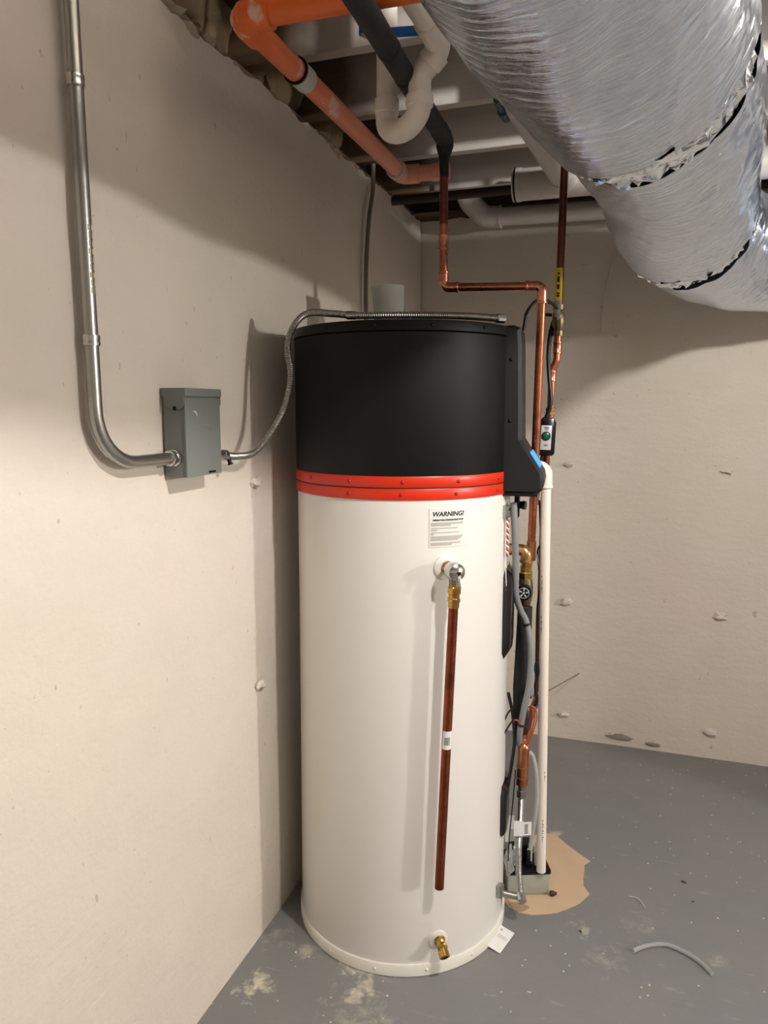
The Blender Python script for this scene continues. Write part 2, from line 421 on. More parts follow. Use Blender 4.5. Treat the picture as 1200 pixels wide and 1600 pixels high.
def wall_sheet(name, A, B, h, thick, normal, jag, label, nu, nv):
    # a concrete wall: front face as a fine uneven sheet, ragged along the top, with a body behind it
    A, B, n = Vector(A), Vector(B), Vector(normal); vs = []; fs = []
    for j in range(nv + 1):
        for i in range(nu + 1):
            p = A.lerp(B, i / nu); z = h * j / nv
            d = 0.004 * noise.noise(Vector((p.x * 2.1, p.y * 2.1, z * 2.1))) + 0.007 * noise.noise(Vector((p.x * 3.2, p.y * 3.2, z * .25 + 7))) + 0.0022 * noise.noise(Vector((p.x * 9, p.y * 9, z * 9)))
            if j == nv: z += jag * noise.noise(Vector((p.x * 14, p.y * 14, 3))) + jag * .6 * noise.noise(Vector((p.x * 45, p.y * 45, 5)))
            if j == 0: z = -0.01
            q = p + n * (d - 0.004); vs.append((q.x, q.y, z))
    for j in range(nv):
        for i in range(nu):
            a = j * (nu + 1) + i; fs.append((a, a + 1, a + nu + 2, a + nu + 1))
    k = len(vs); top0 = nv * (nu + 1)
    for i in range(nu + 1): p = Vector(vs[top0 + i]) - n * thick; vs.append(tuple(p))
    for i in range(nu + 1): p = Vector(vs[i]) - n * thick; vs.append(tuple(p))
    for i in range(nu):
        fs.append((top0 + i, top0 + i + 1, k + i + 1, k + i))
        fs.append((k + i, k + i + 1, k + nu + 2 + i, k + nu + 1 + i))
        fs.append((i + 1, i, k + nu + 1 + i, k + nu + 2 + i))
    fs.append((0, top0, k, k + nu + 1)) if False else None
    o = MB().add(vs, fs).build(name, M['wall'], org=(0, 0, 0), angle=60)
    return tag(o, label, 'wall', kind='structure')
WL = wall_sheet('wall_left', (WX, FY, 0), (WX, WY + .0, 0), WH, 0.2, (1, 0, 0), 0.014, 'beige painted concrete wall on the left carrying the grey box', 340, 100)
WB = wall_sheet('wall_back', (WX - .2, WY, 0), (RX, WY, 0), WH, 0.2, (0, -1, 0), 0.012, 'beige painted concrete wall behind the water heater', 340, 100)
tag(MB().box((RX + .1, (WY + FY) / 2, 1.25), (.2, WY - FY, 2.5)).build('wall_right', M['wall'], smooth=False, org=(0, 0, 0)), 'plain beige wall at the far right end', 'wall', kind='structure')
tag(MB().box(((WX + RX) / 2, FY - .1, 1.25), (RX - WX + .4, .2, 2.5)).build('wall_front', M['wall'], smooth=False, org=(0, 0, 0)), 'plain beige wall behind the viewer', 'wall', kind='structure')

tag(MB().box((1.95, (2.254 + WY) / 2 + .05, 1.25), (.12, WY - 2.254 + .1, 2.5)).build('wall_partition', M['wall'], smooth=False, org=(0, 0, 0)), 'short beige partition standing out from the back wall further right', 'wall', kind='structure')
# form-tie patches on the walls (lumps of filler)
for i, (x, z, sx, sz) in enumerate([(.328, 1.204, .024, .012), (.335, .616, .026, .014), (.327, .121, .026, .016), (-.271, .621, .024, .017), (-.268, .114, .024, .010), (-.278, 1.214, .02, .009)]):
    MB().blob((x, WY - .004, z), (sx, .013, sz), i + 2, 0.7, 2, 1.9).build('tie_plug', M['wall'], WB)
for i, (y, z) in enumerate([(1.66, 1.26), (1.665, .72), (2.25, .62)]):
    MB().blob((WX + .002, y, z), (.012, .022, .012), i + 9, 0.7, 2, 1.9).build('tie_plug', M['wall'], WL)
# skinny dark damage where the back wall meets the floor
MB().blob((-.02, WY - .002, .042), (.05, .004, .012), 31, .8, 2, 2.6).build('chipped_edge', simple('crumbled_grey_mortar', (150, 140, 126), .9, 0, .4, 60, .8, 120), WB)
MB().blob((.105, WY - .002, .03), (.03, .004, .008), 37, .8, 2, 2.6).build('chipped_edge', bpy.data.materials['crumbled_grey_mortar'], WB)

# ceiling: subfloor, joists across, rim board and insulation over the left wall
JB, JT = 2.28, 2.515
CE = tag(MB().box(((WX + RX) / 2 - .1, (WY + FY) / 2, JT + .012), (RX - WX + .6, WY - FY + .6, .024)).build('ceiling', M['subfloor'], smooth=False, org=(0, 0, 0)),
         'open joist ceiling sprayed grey white', 'ceiling', kind='structure')
ys = [2.911, 2.511, 2.131, 1.746] + [1.746 - .4 * k for k in range(1, 13)]
jm = proto_mesh('joist', MB().box((0, 0, 0), (RX - WX + .18, .038, JT - JB)), M['joist'], 0.003)
for y in ys: inst(jm, CE, ((WX + RX) / 2 - .07, y, (JB + JT) / 2), 'joist')
MB().box((WX - .11, (WY + FY) / 2, 2.262), (.14, WY - FY, .034)).build('sill_plate', M['sill'], CE, 0.002)
MB().box((WX - .165, (WY + FY) / 2, 2.37), (.03, WY - FY + .5, .33)).build('rim_board', M['sill'], CE)
MB().box(((WX + RX) / 2 - .08, WY + .08, 2.262), (RX - WX + .2, .14, .034)).build('sill_plate', M['sill'], CE, 0.002)
MB().box(((WX + RX) / 2 - .1, WY + .12, 2.4), (RX - WX + .6, .03, .5)).build('rim_board', M['sill'], CE)
for i in range(9):                                       # glass wool stuffed between the joist ends
    yc = [1.42, 1.56, 1.66, 1.86, 1.98, 2.06, 2.27, 2.38, 1.22][i]
    MB().blob((WX - .10, yc, 2.36 + .02 * (i % 2)), (.055, .075, .09), i + 20, .35, 3, 2.0).build('insulation_wad', M['insul'], CE)
for i, (y, z, s) in enumerate([(1.455, 2.243, .03), (1.40, 2.255, .022), (1.53, 2.25, .022), (1.63, 2.24, .018), (2.16, 2.245, .024), (2.20, 2.235, .02), (2.245, 2.228, .018), (2.40, 2.24, .02)]):
    MB().blob((WX - .03, y, z), (.03, s * 1.3, s * .8), i + 50, .6, 2, 2.4).build('sealant_lump', M['foam'], CE)

# bare patch on the floor where paint is missing
poly = [(-.214, 2.402), (-.175, 2.36), (-.129, 2.316), (-.092, 2.287), (-.108, 2.262), (-.106, 2.233), (-.107, 2.19), (-.103, 2.152), (-.083, 2.118), (-.097, 2.09),
        (-.109, 2.066), (-.14, 2.03), (-.167, 2.002), (-.2, 1.985), (-.236, 1.969), (-.27, 1.968), (-.30, 1.98), (-.36, 2.05), (-.38, 2.2), (-.32, 2.33), (-.26, 2.40)]
MB().prism([(x, y, 0) for x, y in poly], (0, 0, -.002), (0, 0, .0022)).build('concrete_patch', M['patch'], FLOOR, smooth=False)
MB().prism([(-.275 + .028 * math.cos(a) * (1 + .2 * math.sin(3 * a)), 1.99 + .02 * math.sin(a), 0) for a in [k * math.pi / 8 for k in range(16)]], (0, 0, 0), (0, 0, .0028)).build('damp_stain', M['patch_stain'], FLOOR, smooth=False)

# ------------------------------------------------------------------ the water heater
HC = Vector((-.606, 1.908, 0)); HR = .2875
def onc(az, z, r): a = R_(az); return Vector((HC.x + r * math.cos(a), HC.y + r * math.sin(a), z))
def nrm(az): a = R_(az); return Vector((math.cos(a), math.sin(a), 0))
HW = thing('water_heater', HC, 'tall white heat pump water heater with matte black top and red band', 'water heater')
MB().lathe([(.292, .005), (.2935, .03), (.2905, .5), (.288, .9), (HR, 1.24)], HC, (0, 0, 1), 128).build('tank_jacket', M['white_enamel'], HW)
br = MB().lathe([(.296, 0), (.2985, .002), (.2985, .031), (.2965, .034), (.29, .034)], HC, (0, 0, 1), 128).build('base_ring', M['white_flange'], HW)
scr = MB().lathe([(.0, .003), (.0022, .0028), (.004, .0012), (.0046, 0)], (0, 0, 0), (0, 0, 1), 12, False, False)
sc_white = proto_mesh('screw', scr, M['white_flange']); sc_black = proto_mesh('screw', scr, M['screw_dark']); sc_red = proto_mesh('screw', scr, M['screw_red'])
for az in (-138, -112, -86, -60, -34): inst(sc_white, br, onc(az, .018, .2985), 'screw', nrm(az))
b1 = MB().lathe([(.280, 1.232), (.2905, 1.232), (.2912, 1.234), (.2912, 1.257), (.2905, 1.2585), (.280, 1.2585)], HC, (0, 0, 1), 128).build('red_band', M['red'], HW)
b2 = MB().lathe([(.280, 1.2615), (.2905, 1.2615), (.2915, 1.263), (.2915, 1.286), (.2905, 1.288), (.280, 1.288)], HC, (0, 0, 1), 128).build('red_band', M['red'], HW)
MB().lathe([(.289, 1.25), (.289, 1.27)], HC, (0, 0, 1), 96).build('band_seam', M['seam'], HW)
for az in (-73.7, -47.1, -19.5, -99.5): inst(sc_red, b1, onc(az, 1.245, .2912), 'screw', nrm(az))
for az in (-125.1, -99, -73, -46.1, -18.5): inst(sc_red, b2, onc(az, 1.2745, .2915), 'screw', nrm(az))
MB().lathe([(.280, 1.287), (.2895, 1.287), (.2905, 1.29), (.2905, 1.619), (.287, 1.6205), (.28, 1.6205)], HC, (0, 0, 1), 128).build('black_shroud', M['black_plastic'], HW)
rim = MB().lathe([(.28, 1.620), (.2895, 1.6215), (.2925, 1.623), (.2925, 1.641), (.2905, 1.6455), (.284, 1.647), (.2, 1.649), (.05, 1.650), (.0, 1.650)], HC, (0, 0, 1), 128).build('top_cap', M['black_plastic'], HW)
for az in (-112, -86, -59.8, -32.4): inst(sc_black, rim, onc(az, 1.634, .2925), 'screw', nrm(az))

# control tower on the right side
t_az = R_(5); tu, tv = Vector((math.cos(t_az), math.sin(t_az), 0)), Vector((-math.sin(t_az), math.cos(t_az), 0)); TO = Vector((-.322, 1.843, 0)); TWD = .158
def tq3(d, e, z): return TO + tu * d + tv * e + Vector((0, 0, z))
prof = [(-.09, 1.646), (.016, 1.648), (.0335, 1.641), (.0365, 1.60), (.0425, 1.368), (.0965, 1.284), (.100, 1.265), (.0965, 1.245), (.087, 1.2345), (-.09, 1.2345)]
tw = MB().prism([tq3(d, 0, z) for d, z in prof], tv * .010, tv * TWD)
ins = [(d - (.009 if d > -.08 else 0), z - (.006 if z > 1.6 else 0) + (.005 if z < 1.236 else 0)) for d, z in prof]
k = len(tw.v); n = len(prof)
tw.f.pop(0)                                               # near cap replaced by a chamfer and a smaller face
tw.v += [tuple(tq3(d, 0, z)) for d, z in ins]
tw.f += [(i, (i + 1) % n, k + (i + 1) % n, k + i) for i in range(n)] + [tuple(range(k + n - 1, k - 1, -1))]
TW = tw.build('control_cover', M['black_cover'], HW, angle=22)
MB().obox(tq3(.0, TWD / 2 + .002, 1.231), tu, tv, (0, 0, 1), (.168, TWD - .008, .010)).build('cover_base', M['black_plastic'], TW, .002)
p0, p1 = Vector((.0425, 0, 1.368)), Vector((.0965, 0, 1.284)); dd = (p1 - p0).normalized(); nn = Vector((-dd.z, 0, dd.x))
if nn.x < 0: nn = -nn
mid = p0.lerp(p1, .60)
MB().obox(tq3(mid.x, .076, mid.z) - (tu * nn.x + Vector((0, 0, nn.z))) * .002, tu * dd.x + Vector((0, 0, dd.z)), tv, tu * nn.x + Vector((0, 0, nn.z)), (.046, .112, .010)).build('status_light', M['blue_light'], TW, .002)
for z in (1.565, 1.415): inst(sc_black, TW, tq3(.012, -.0005, z), 'screw', -tv)

# warning label wrapped on the jacket
def lab(u, v, w_): return onc(-50.8 + math.degrees(u / .2885), 1.165 + v, .2888 + w_)
lw, lh = .096, .093; vs = []; fs = []
for j in range(2):
    for i in range(13): vs.append(lab(-lw / 2 + lw * i / 12, -lh / 2 + lh * j, .0002))
for i in range(12): fs.append((i, i + 1, 14 + i, 13 + i))
for j in range(2):
    for i in range(13): vs.append(lab(-lw / 2 + lw * i / 12, -lh / 2 + lh * j, -.004))
for i in range(12): fs.append((26 + 13 + i, 26 + 14 + i, 27 + i, 26 + i))
for i in range(12): fs.append((i + 1, i, 26 + i, 27 + i)); fs.append((13 + i, 14 + i, 40 + i, 39 + i))
fs += [(0, 13, 39, 26), (25, 12, 38, 51)]
LB = MB().add(vs, fs).build('warning_label', M['sticker'], HW)
text_mesh('label_text', 'WARNING!', .0172, M['ink'], lambda x, y, z: lab(x * .93, .0325 + y * .9, .0008 + z), LB, .18, .0004)
text_mesh('label_text', 'TEMPERATURE & PRESSURE RELIEF VALVE', .0051, M['ink'], lambda x, y, z: lab(x * .86, .0185 + y * 1.1, .0008 + z), LB, .1, .00012)
g = MB(); rows = [(.0105, .093, .004), (.0060, .058, .003), (-.001, .078, .002), (-.0055, .022, .003), (-.0115, .082, .002), (-.0155, .014, .003),
                  (-.0215, .092, .003), (-.0255, .088, .003), (-.0292, .080, .003), (-.0368, .086, .003), (-.0405, .062, .003)]
for (v, wd, hh) in rows:
    wd *= .97; hh *= 1.25
    for i in range(8):
        a, b = -lw / 2 + .0035 + (wd - .006) * i / 8, -lw / 2 + .0035 + (wd - .006) * (i + 1) / 8
        q = len(g.v); g.v += [lab(a, v - hh / 2, .0008), lab(b, v - hh / 2, .0008), lab(b, v + hh / 2, .0008), lab(a, v + hh / 2, .0008)]; g.f.append((q, q + 1, q + 2, q + 3))
tag(g.build('fine_print', M['ink_grey'], LB, smooth=False), kind='stuff')

# relief valve
tn = nrm(-51.7); tp = onc(-51.7, 1.069, .2875)
MB().lathe([(.031, -.004), (.031, .003), (.028, .0055), (.0165, .006), (.0155, .002), (.012, .001)], tp, tn, 40).build('port_collar', M['white_flange'], HW)
RV = MB().lathe([(.0125, -.01), (.0125, .02), (.0145, .021), (.0145, .033), (.0125, .034)], tp, tn, 24).build('relief_valve', M['bronze'], HW)
MB().tube([tp + tn * .047 + Vector((0, 0, .006)), tp + tn * .047 - Vector((0, 0, .045))], [.0125, .0115], 20).build('valve_outlet', simple('dull_coated_bronze', (150, 128, 98), .4, .6), RV)
MB().lathe([(.0145, .030), (.019, .032), (.0215, .040), (.022, .056), (.020, .065), (.013, .070), (.0, .072)], tp, tn, 32, True, False).build('valve_cap', M['chrome'], RV)
side = Vector((-tn.y, tn.x, 0))
q0 = tp + tn * .0715
MB().obox(q0 + tn * .002 - Vector((0, 0, .012)) + side * .002, side, (tn * .45 + Vector((0, 0, -1))), tn, (.008, .048, .003)).build('test_lever', M['steel_bright'], RV, .001)
MB().lathe([(.004, 0), (.004, .006)], q0 - Vector((0, 0, 0)), tn, 12).build('stem_nut', M['screw_dark'], RV)

# drain valve
dn = nrm(-54); dp = onc(-54, .094, .2925)
MB().lathe([(.025, -.004), (.025, .003), (.022, .005), (.013, .0055), (.012, .001)], dp, dn, 36).build('drain_collar', M['white_flange'], HW)
DV = MB().lathe([(.010, -.008), (.010, .018), (.0135, .019), (.0135, .034), (.011, .036)], dp, dn, 20).build('drain_valve', M['brass'], HW)
ds = (dn + Vector((0, 0, -.55))).normalized()
MB().lathe([(.0115, 0), (.0115, .016), (.0135, .017), (.0135, .03), (.0115, .031), (.008, .031), (.0075, .02), (.0, .019)], dp + dn * .022, ds, 20, True, False).build('hose_outlet', M['brass'], DV)
MB().lathe([(.006, 0), (.006, .012), (.0085, .013), (.0085, .018), (.004, .02)], dp + dn * .020 + Vector((0, 0, .006)), (dn * .5 + Vector((0, 0, 1))), 14).build('valve_screw', M['brass'], DV)

# black element covers and small hardware on the right flank
def flank_cover(name, z0, z1, a0, a1, out):
    mb = MB(); nz, na = 10, 10; vs = []; fs = []
    for j in range(nz + 1):
        for i in range(na + 1):
            u, v = i / na, j / nz; z = z0 + (z1 - z0) * v
            cut = .10 * (z1 - z0) * 0
            e = min(u, 1 - u) * na; f = min(v, 1 - v) * nz
            h = out * min(1, e * .9) * min(1, f * .9)
            zz = z + (1 - u) * 0 + (0.02 * (1 - 2 * v) * max(0, 1 - e))
            vs.append(onc(a0 + (a1 - a0) * u, zz, .289 + h))
    for j in range(nz):
        for i in range(na):
            a = j * (na + 1) + i; fs.append((a, a + 1, a + na + 2, a + na + 1))
    return mb.add(vs, fs).build(name, M['black_gloss'], HW, angle=50)
flank_cover('element_cover', .786, 1.032, -8.5, 24, .016)
flank_cover('element_cover', .268, .425, -7, 22, .016)
BK = MB().obox(onc(-9, 1.185, .2935), nrm(81), (0, 0, 1), nrm(-9), (.022, .032, .016)).build('wire_bracket', M['steel'], HW, .0015)
inst(sc_black, BK, onc(-9, 1.192, .3015), 'screw', nrm(-9))
MB().obox(onc(-9, .133, .302), nrm(81), (0, 0, 1), nrm(-9), (.022, .036, .014)).build('ground_bracket', M['steel'], HW, .0015)
MB().lathe([(.010, 0), (.010, .006), (.007, .008), (.006, .014), (.0, .015)], onc(5, .395, .290), nrm(5), 16, True, False).build('white_knob', M['white_plastic'], HW)
MB().lathe([(.010, 0), (.010, .02), (.0115, .021), (.0115, .03), (.0, .031)], onc(8, 1.192, .30), nrm(-10), 16, True, False).build('plug_stub', M['black_gloss'], HW)
MB().box((-.300, 1.93, 1.19), (.012, .02, .055)).build('plug_bracket', M['screw_dark'], HW, .001)
# twisted red and white wire hanging below the bracket
for ph, mt in ((0, 'white_plastic'), (math.pi, 'red_wire')):
    MB().tube([onc(-8.5, 1.168 - .1 * k / 48, .297) + Vector((math.cos(k * .85 + ph), math.sin(k * .85 + ph), 0)) * .0022 for k in range(49)], .0022, 6).build('twisted_wire', M[mt], HW)
MB().tube([onc(-9, 1.165, .293), onc(-9, 1.06, .294), onc(-6, .96, .294)], .0014, 6).build('thin_wire', M['white_plastic'], HW)

# relief discharge pipe
a = Vector((-.3970, 1.645, 1.034)); b = Vector((-.4215, 1.629, .2685)); ax = (b - a).normalized()
DP = thing('discharge_pipe', b, 'brown copper discharge pipe hanging down in front of the white tank', 'pipe')
MB().lathe([(.0115, .05), (.0115, (b - a).length), (.0098, (b - a).length), (.0098, .08)], a, ax, 24).build('copper_pipe', M['copper_relief'], DP)
MB().lathe([(.0125, -.008), (.0158, -.004), (.0158, .010), (.0135, .012), (.0135, .020), (.0155, .022), (.0155, .030), (.0135, .032), (.0135, .044), (.012, .045)], a + ax * .008, ax, 8).build('brass_adapter', M['brass'], DP, angle=20)
ls = a.lerp(b, .492); sd = Vector((.42, -.9, 0)).normalized()
LS = MB().add([], []); vs = []; fs = []
for j in range(2):
    for i in range(7):
        an = math.atan2(-.93, .36) + (-1.05 + 2.1 * i / 6)
        vs.append(ls + ax * ((j - .5) * .046) + Vector((math.cos(an), math.sin(an), 0)) * .01215)
for i in range(6): fs.append((i, i + 1, 8 + i, 7 + i))
PS = LS.add(vs, fs).build('pipe_sticker', M['paper'], DP)
g = MB()
for i in range(7):
    an0 = math.atan2(-.93, .36) - .6 + .17 * i
    q = len(g.v)
    for (t, da) in ((-.008, 0), (-.008, .09), (.012, .09), (.012, 0)):
        g.v.append(tuple(ls + ax * t + Vector((math.cos(an0 + da), math.sin(an0 + da), 0)) * .01235))
    g.f.append((q, q + 1, q + 2, q + 3))
g.build('sticker_print', M['ink_mid'], PS, smooth=False)

# ------------------------------------------------------------------ left wall: conduit, grey box, flexible conduit
CX = WX + .0165
CD = thing('electrical_conduit', (CX, 1.06, 1.34), 'bare steel conduit curving down the left wall into the grey box', 'conduit')
path = fillet([(CX, 1.064, 2.30), (CX, 1.072, 1.345), (CX + .008, 1.272, 1.345)], .185, 20)
path, _ = resample(path, .02)
MB().tube(path, .0122, 24).build('steel_pipe', M['steel'], CD)
def strap(y, z):
    s_ = MB().lathe([(.0128, -.009), (.0148, -.009), (.0152, -.004), (.0142, 0), (.0152, .004), (.0148, .009), (.0128, .009)], (CX, y, z), (0, 0, 1), 24).build('pipe_strap', M['steel_bright'], CD)
    MB().obox((WX + .003, y + .021, z - .003), (0, 1, 0), (1, 0, 0), (0, 0, 1), (.018, .004, .016)).build('strap_ear', M['steel_bright'], s_, .001)
    inst(sc_black, s_, (WX + .006, y + .022, z - .004), 'screw', (1, 0, 0)).scale = (1.2, 1.2, 1.4)
strap(1.0655, 1.982); strap(1.0705, 1.563)
MB().lathe([(.0125, 0), (.0165, .001), (.0165, .008), (.0145, .009), (.0145, .016), (.0175, .017), (.0175, .022)], (CX + .008, 1.268, 1.345), (0, 1, 0), 10).build('box_connector', M['steel_bright'], CD, angle=20)
# printed marks on the conduit
mk = MB()
for i in range(9):
    z0 = 1.75 - .013 * i; 
    for s2 in (-.0035, .0035):
        mk.obox((CX + .0118, 1.0685 + s2, z0), (0, 1, 0), (0, 0, 1), (1, 0, 0), (.0012 if i % 3 else .003, .009, .0012))
mk.build('stamped_print', simple('pale_ink', (214, 206, 176), .6), CD, smooth=False)

bx0, bx1, by0, by1, bz0, bz1 = WX - .002, -.876, 1.290, 1.4215, 1.3045, 1.486
DB = thing('disconnect_box', (WX, (by0 + by1) / 2, bz0), 'grey metal electrical disconnect box on the left wall', 'electrical box')
MB().box(((bx0 + bx1 - .004) / 2, (by0 + by1) / 2, (bz0 + bz1) / 2 - .003), (bx1 - bx0 - .004, by1 - by0 - .004, bz1 - bz0 - .006)).build('box_body', M['box_grey'], DB, .002)
dr = MB().box((bx1 - .002, (by0 + by1) / 2 , (bz0 + bz1) / 2 - .009), (.006, by1 - by0, bz1 - bz0 - .018)).build('door', M['box_grey'], DB, .0015)
MB().box((bx1 + .0012, 1.382, bz0 + .006), (.002, .026, .004)).build('latch_slot', M['screw_dark'], dr)
sc_ = MB().tube(spline([(bx1 + .0012, 1.318, 1.440), (bx1 + .0012, 1.326, 1.438), (bx1 + .0012, 1.333, 1.430)], 6), [.0006 + .0010 * math.sin(math.pi * i / 12) for i in range(13)], 6); sc_.build('paint_scratch', M['paper'], dr)
MB().tube(spline([(bx1 + .0010, 1.345, 1.408), (bx1 + .001, 1.378, 1.404), (bx1 + .001, 1.379, 1.396)], 5), .0004, 5).build('paint_scratch', M['ink_mid'], dr)
# hood over the top with rounded ears down both sides
hood = MB().box(((bx0 + bx1 + .004) / 2, (by0 + by1) / 2, bz1 - .0075), (bx1 - bx0 + .004, by1 - by0 + .006, .017))
HD = hood.build('hood', M['box_grey'], DB, .0015)
for yy in (by0 - .0025, by1 + .0025):
    ear = [(bx0 + .003, bz1 - .004), (bx1 + .001, bz1 - .004), (bx1 + .001, bz1 - .032), (bx1 - .008, bz1 - .042), (bx0 + .024, bz1 - .042), (bx0 + .008, bz1 - .034)]
    MB().prism([(x, yy, z) for x, z in ear], (0, -.0012, 0), (0, .0012, 0)).build('hood_ear', M['box_grey'], HD, .0006)
inst(sc_black, HD, (-.898, by0 - .0037, bz1 - .040), 'screw', (0, -1, 0))

fx = [(-.893, 1.462, 1.341), (-.888, 1.51, 1.335), (-.872, 1.565, 1.342), (-.842, 1.598, 1.392), (-.813, 1.612, 1.452), (-.800, 1.62, 1.522), (-.815, 1.636, 1.594),
      (-.800, 1.650, 1.648), (-.765, 1.655, 1.672), (-.705, 1.652, 1.668), (-.640, 1.652, 1.661), (-.56, 1.664, 1.660), (-.48, 1.703, 1.661), (-.405, 1.765, 1.663), (-.335, 1.848, 1.664)]
FX = thing('flexible_conduit', (-.61, 1.66, 1.335), 'ribbed flexible steel conduit looping from the grey box over the heater top', 'conduit')
ribbed(MB(), spline(fx, 14), .0088, .0052, .0016).build('ribbed_sleeve', M['flex_steel'], FX)
e0 = Vector(fx[0]); MB().lathe([(.0105, -.042), (.0105, -.006), (.012, -.005), (.012, .006), (.0095, .007)], e0, (0.08, 1, -.1), 16).build('end_fitting', M['steel'], FX)
MB().lathe([(.0045, 0), (.0045, .012), (.0065, .0125), (.0065, .016), (.0, .0165)], e0 + Vector((.0, .018, -.008)), (.3, .1, -1), 12, True, False).build('clamp_screw', M['screw_dark'], FX)
e1 = Vector(fx[-1]); MB().lathe([(.0095, -.02), (.0115, -.018), (.0115, .004), (.0085, .006)], e1, Vector(fx[-1]) - Vector(fx[-2]), 10).build('end_fitting', M['steel_bright'], FX, angle=20)
MB().lathe([(.0092, -.012), (.0098, -.01), (.0098, .01), (.0092, .012)], (-.655, 1.652, 1.662), (1, .08, -.05), 14).build('splice_sleeve', M['steel'], FX)

tag(MB().tube(spline([(WX + .012, 2.517, 2.36), (WX + .012, 2.52, 2.21), (WX + .014, 2.468, 2.07), (WX + .012, 2.446, 1.88), (WX + .012, 2.452, 1.60), (WX + .012, 2.452, 1.2)], 10), .0075, 12).build('wall_cable', simple('dull_grey_cable', (120, 112, 100), .5)),
    'thin grey cable running down the left wall behind the heater', 'cable')
CL = MB().lathe([(.034, 0), (.036, .002), (.0475, .125), (.049, .127), (.049, .130), (.0465, .130), (.035, .004), (.0, .004)], (-.682, 2.0, 1.650), (0, 0, 1), 40, True, False).build('plastic_cup', M['frost'])
tag(CL, 'translucent plastic cup standing on the black heater top', 'cup')

# ------------------------------------------------------------------ copper supply lines
def coupling(mb, c, ax, r, L):
    mb.lathe([(r + .0004, -L / 2), (r + .0022, -L / 2), (r + .0026, -L / 2 + .003), (r + .0018, -L / 2 + .006), (r + .0018, L / 2 - .006), (r + .0026, L / 2 - .003), (r + .0022, L / 2), (r + .0004, L / 2)], c, ax, 20)
HS = thing('hot_water_pipe', (-.275, 2.06, .98), 'copper pipe stepping down over the heater from the black insulated run', 'pipe')
hp = [(-.523, 1.985, 2.125), (-.520, 1.985, 1.768), (-.258, 1.985, 1.758), (-.2785, 2.068, 1.05)]
MB().tube(fillet([hp[0], (-.523, 1.985, 2.10), (-.522, 1.985, 1.93)], 0), .0110, 20).build('copper_pipe', M['copper_dark'], HS)
MB().tube(fillet([(-.522, 1.985, 1.93)] + hp[1:], [.014, .014], 10), .0110, 20).build('copper_pipe', M['copper'], HS)
MB().tube([(-.523, 1.985, 2.16), (-.5225, 1.985, 2.085), (-.522, 1.985, 2.05)], [.0125, .0125, .0115], 18).build('black_tape_wrap', M['rubber'], HS)
mb = MB(); coupling(mb, (-.5217, 1.985, 1.885), (0, 0, 1), .0112, .040); mb.build('coupling', M['copper_bright'], HS)
MB().tube(fillet([(-.5203, 1.985, 1.808), (-.520, 1.985, 1.768), (-.480, 1.985, 1.7665)], [.016], 10), .0132, 20).build('elbow', M['copper_bright'], HS)
MB().tube(fillet([(-.298, 1.985, 1.7595), (-.258, 1.985, 1.758), (-.2585, 1.988, 1.718)], [.016], 10), .0132, 20).build('elbow', M['copper_bright'], HS)
for (c, ax) in (((-.5202, 1.985, 1.806), (0, 0, 1)), ((-.481, 1.985, 1.7665), (1, 0, 0)), ((-.297, 1.985, 1.7595), (1, 0, 0)), ((-.2585, 1.988, 1.718), (0, -.1, 1))):
    MB().lathe([(.0132, -.0035), (.0148, -.0022), (.0148, .0022), (.0132, .0035)], c, ax, 18).build('solder_lip', M['copper_bright'], HS)
MB().tube([(-.2782, 2.067, 1.075), (-.2788, 2.069, 1.02)], .0135, 18).build('lower_socket', M['bronze'], HS)

IN = thing('insulated_pipe', (-.50, 1.6, 2.10), 'black foam insulated pipe running along under the joists', 'pipe')
ip = [(-.470, .95, 2.12), (-.479, 1.27, 2.12), (-.497, 1.62, 2.125), (-.516, 1.925, 2.140), (-.523, 1.985, 2.145)]
MB().tube([ip[0], ip[1], ip[2], ip[3]], [.0225, .0225, .0222, .0222], 24).build('foam_sleeve', M['insulation'], IN)
MB().tube(fillet([(-.5145, 1.90, 2.139), (-.522, 1.992, 2.145), (-.523, 1.987, 2.095)], [.02], 8), [.0235] * 5 + [.023] * 4 + [.0215, .013], 10).build('foam_elbow', M['insulation'], IN, angle=25)
for t in (.45, .8): 
    c = Vector(ip[1]).lerp(Vector(ip[2]), t); MB().lathe([(.0228, -.01), (.0232, -.009), (.0232, .009), (.0228, .01)], c, (-.05, 1, .015), 20).build('tape_band', M['rubber'], IN)

CS = thing('cold_water_pipe', (-.262, 2.25, .5), 'dark copper pipe with yellow handled ball valve near the back wall', 'pipe')
MB().tube([(-.238, 2.25, 2.29), (-.2435, 2.25, 1.745)], .0110, 18).build('copper_pipe', M['copper_dark'], CS)
BV = MB().lathe([(.013, -.045), (.0155, -.044), (.0155, -.03), (.0125, -.028), (.0165, -.018), (.0185, 0), (.0165, .018), (.0125, .028), (.0155, .03), (.0155, .044), (.013, .045)], (-.2435, 2.25, 1.700), (0, 0, 1), 12).build('ball_valve', simple('dark_bronze_valve', (116, 104, 76), .4, .8), CS, angle=25)
MB().lathe([(.007, 0), (.007, .014), (.011, .015), (.011, .022), (.006, .024), (.006, .029)], (-.2435, 2.235, 1.708), (.1, -1, 0), 12).build('valve_stem', M['steel_bright'], BV)
hd = MB().box((-.2425, 2.206, 1.742), (.017, .004, .075)).build('lever', M['steel'], BV, .001)
gp = MB().box((-.2415, 2.2055, 1.795), (.021, .009, .092)).build('lever_grip', M['yellow'], BV, .004)
MB().lathe([(.005, 0), (.005, .02), (.008, .021), (.008, .027)], (-.262, 2.25, 1.716), (-1, 0, .1), 10).build('bleed_cap', M['black_gloss'], BV)
MB().lathe([(.004, 0), (.004, .018), (.006, .019), (.006, .024)], (-.258, 2.24, 1.748), (-1, 0, .2), 10).build('bleed_cap', M['black_gloss'], BV)
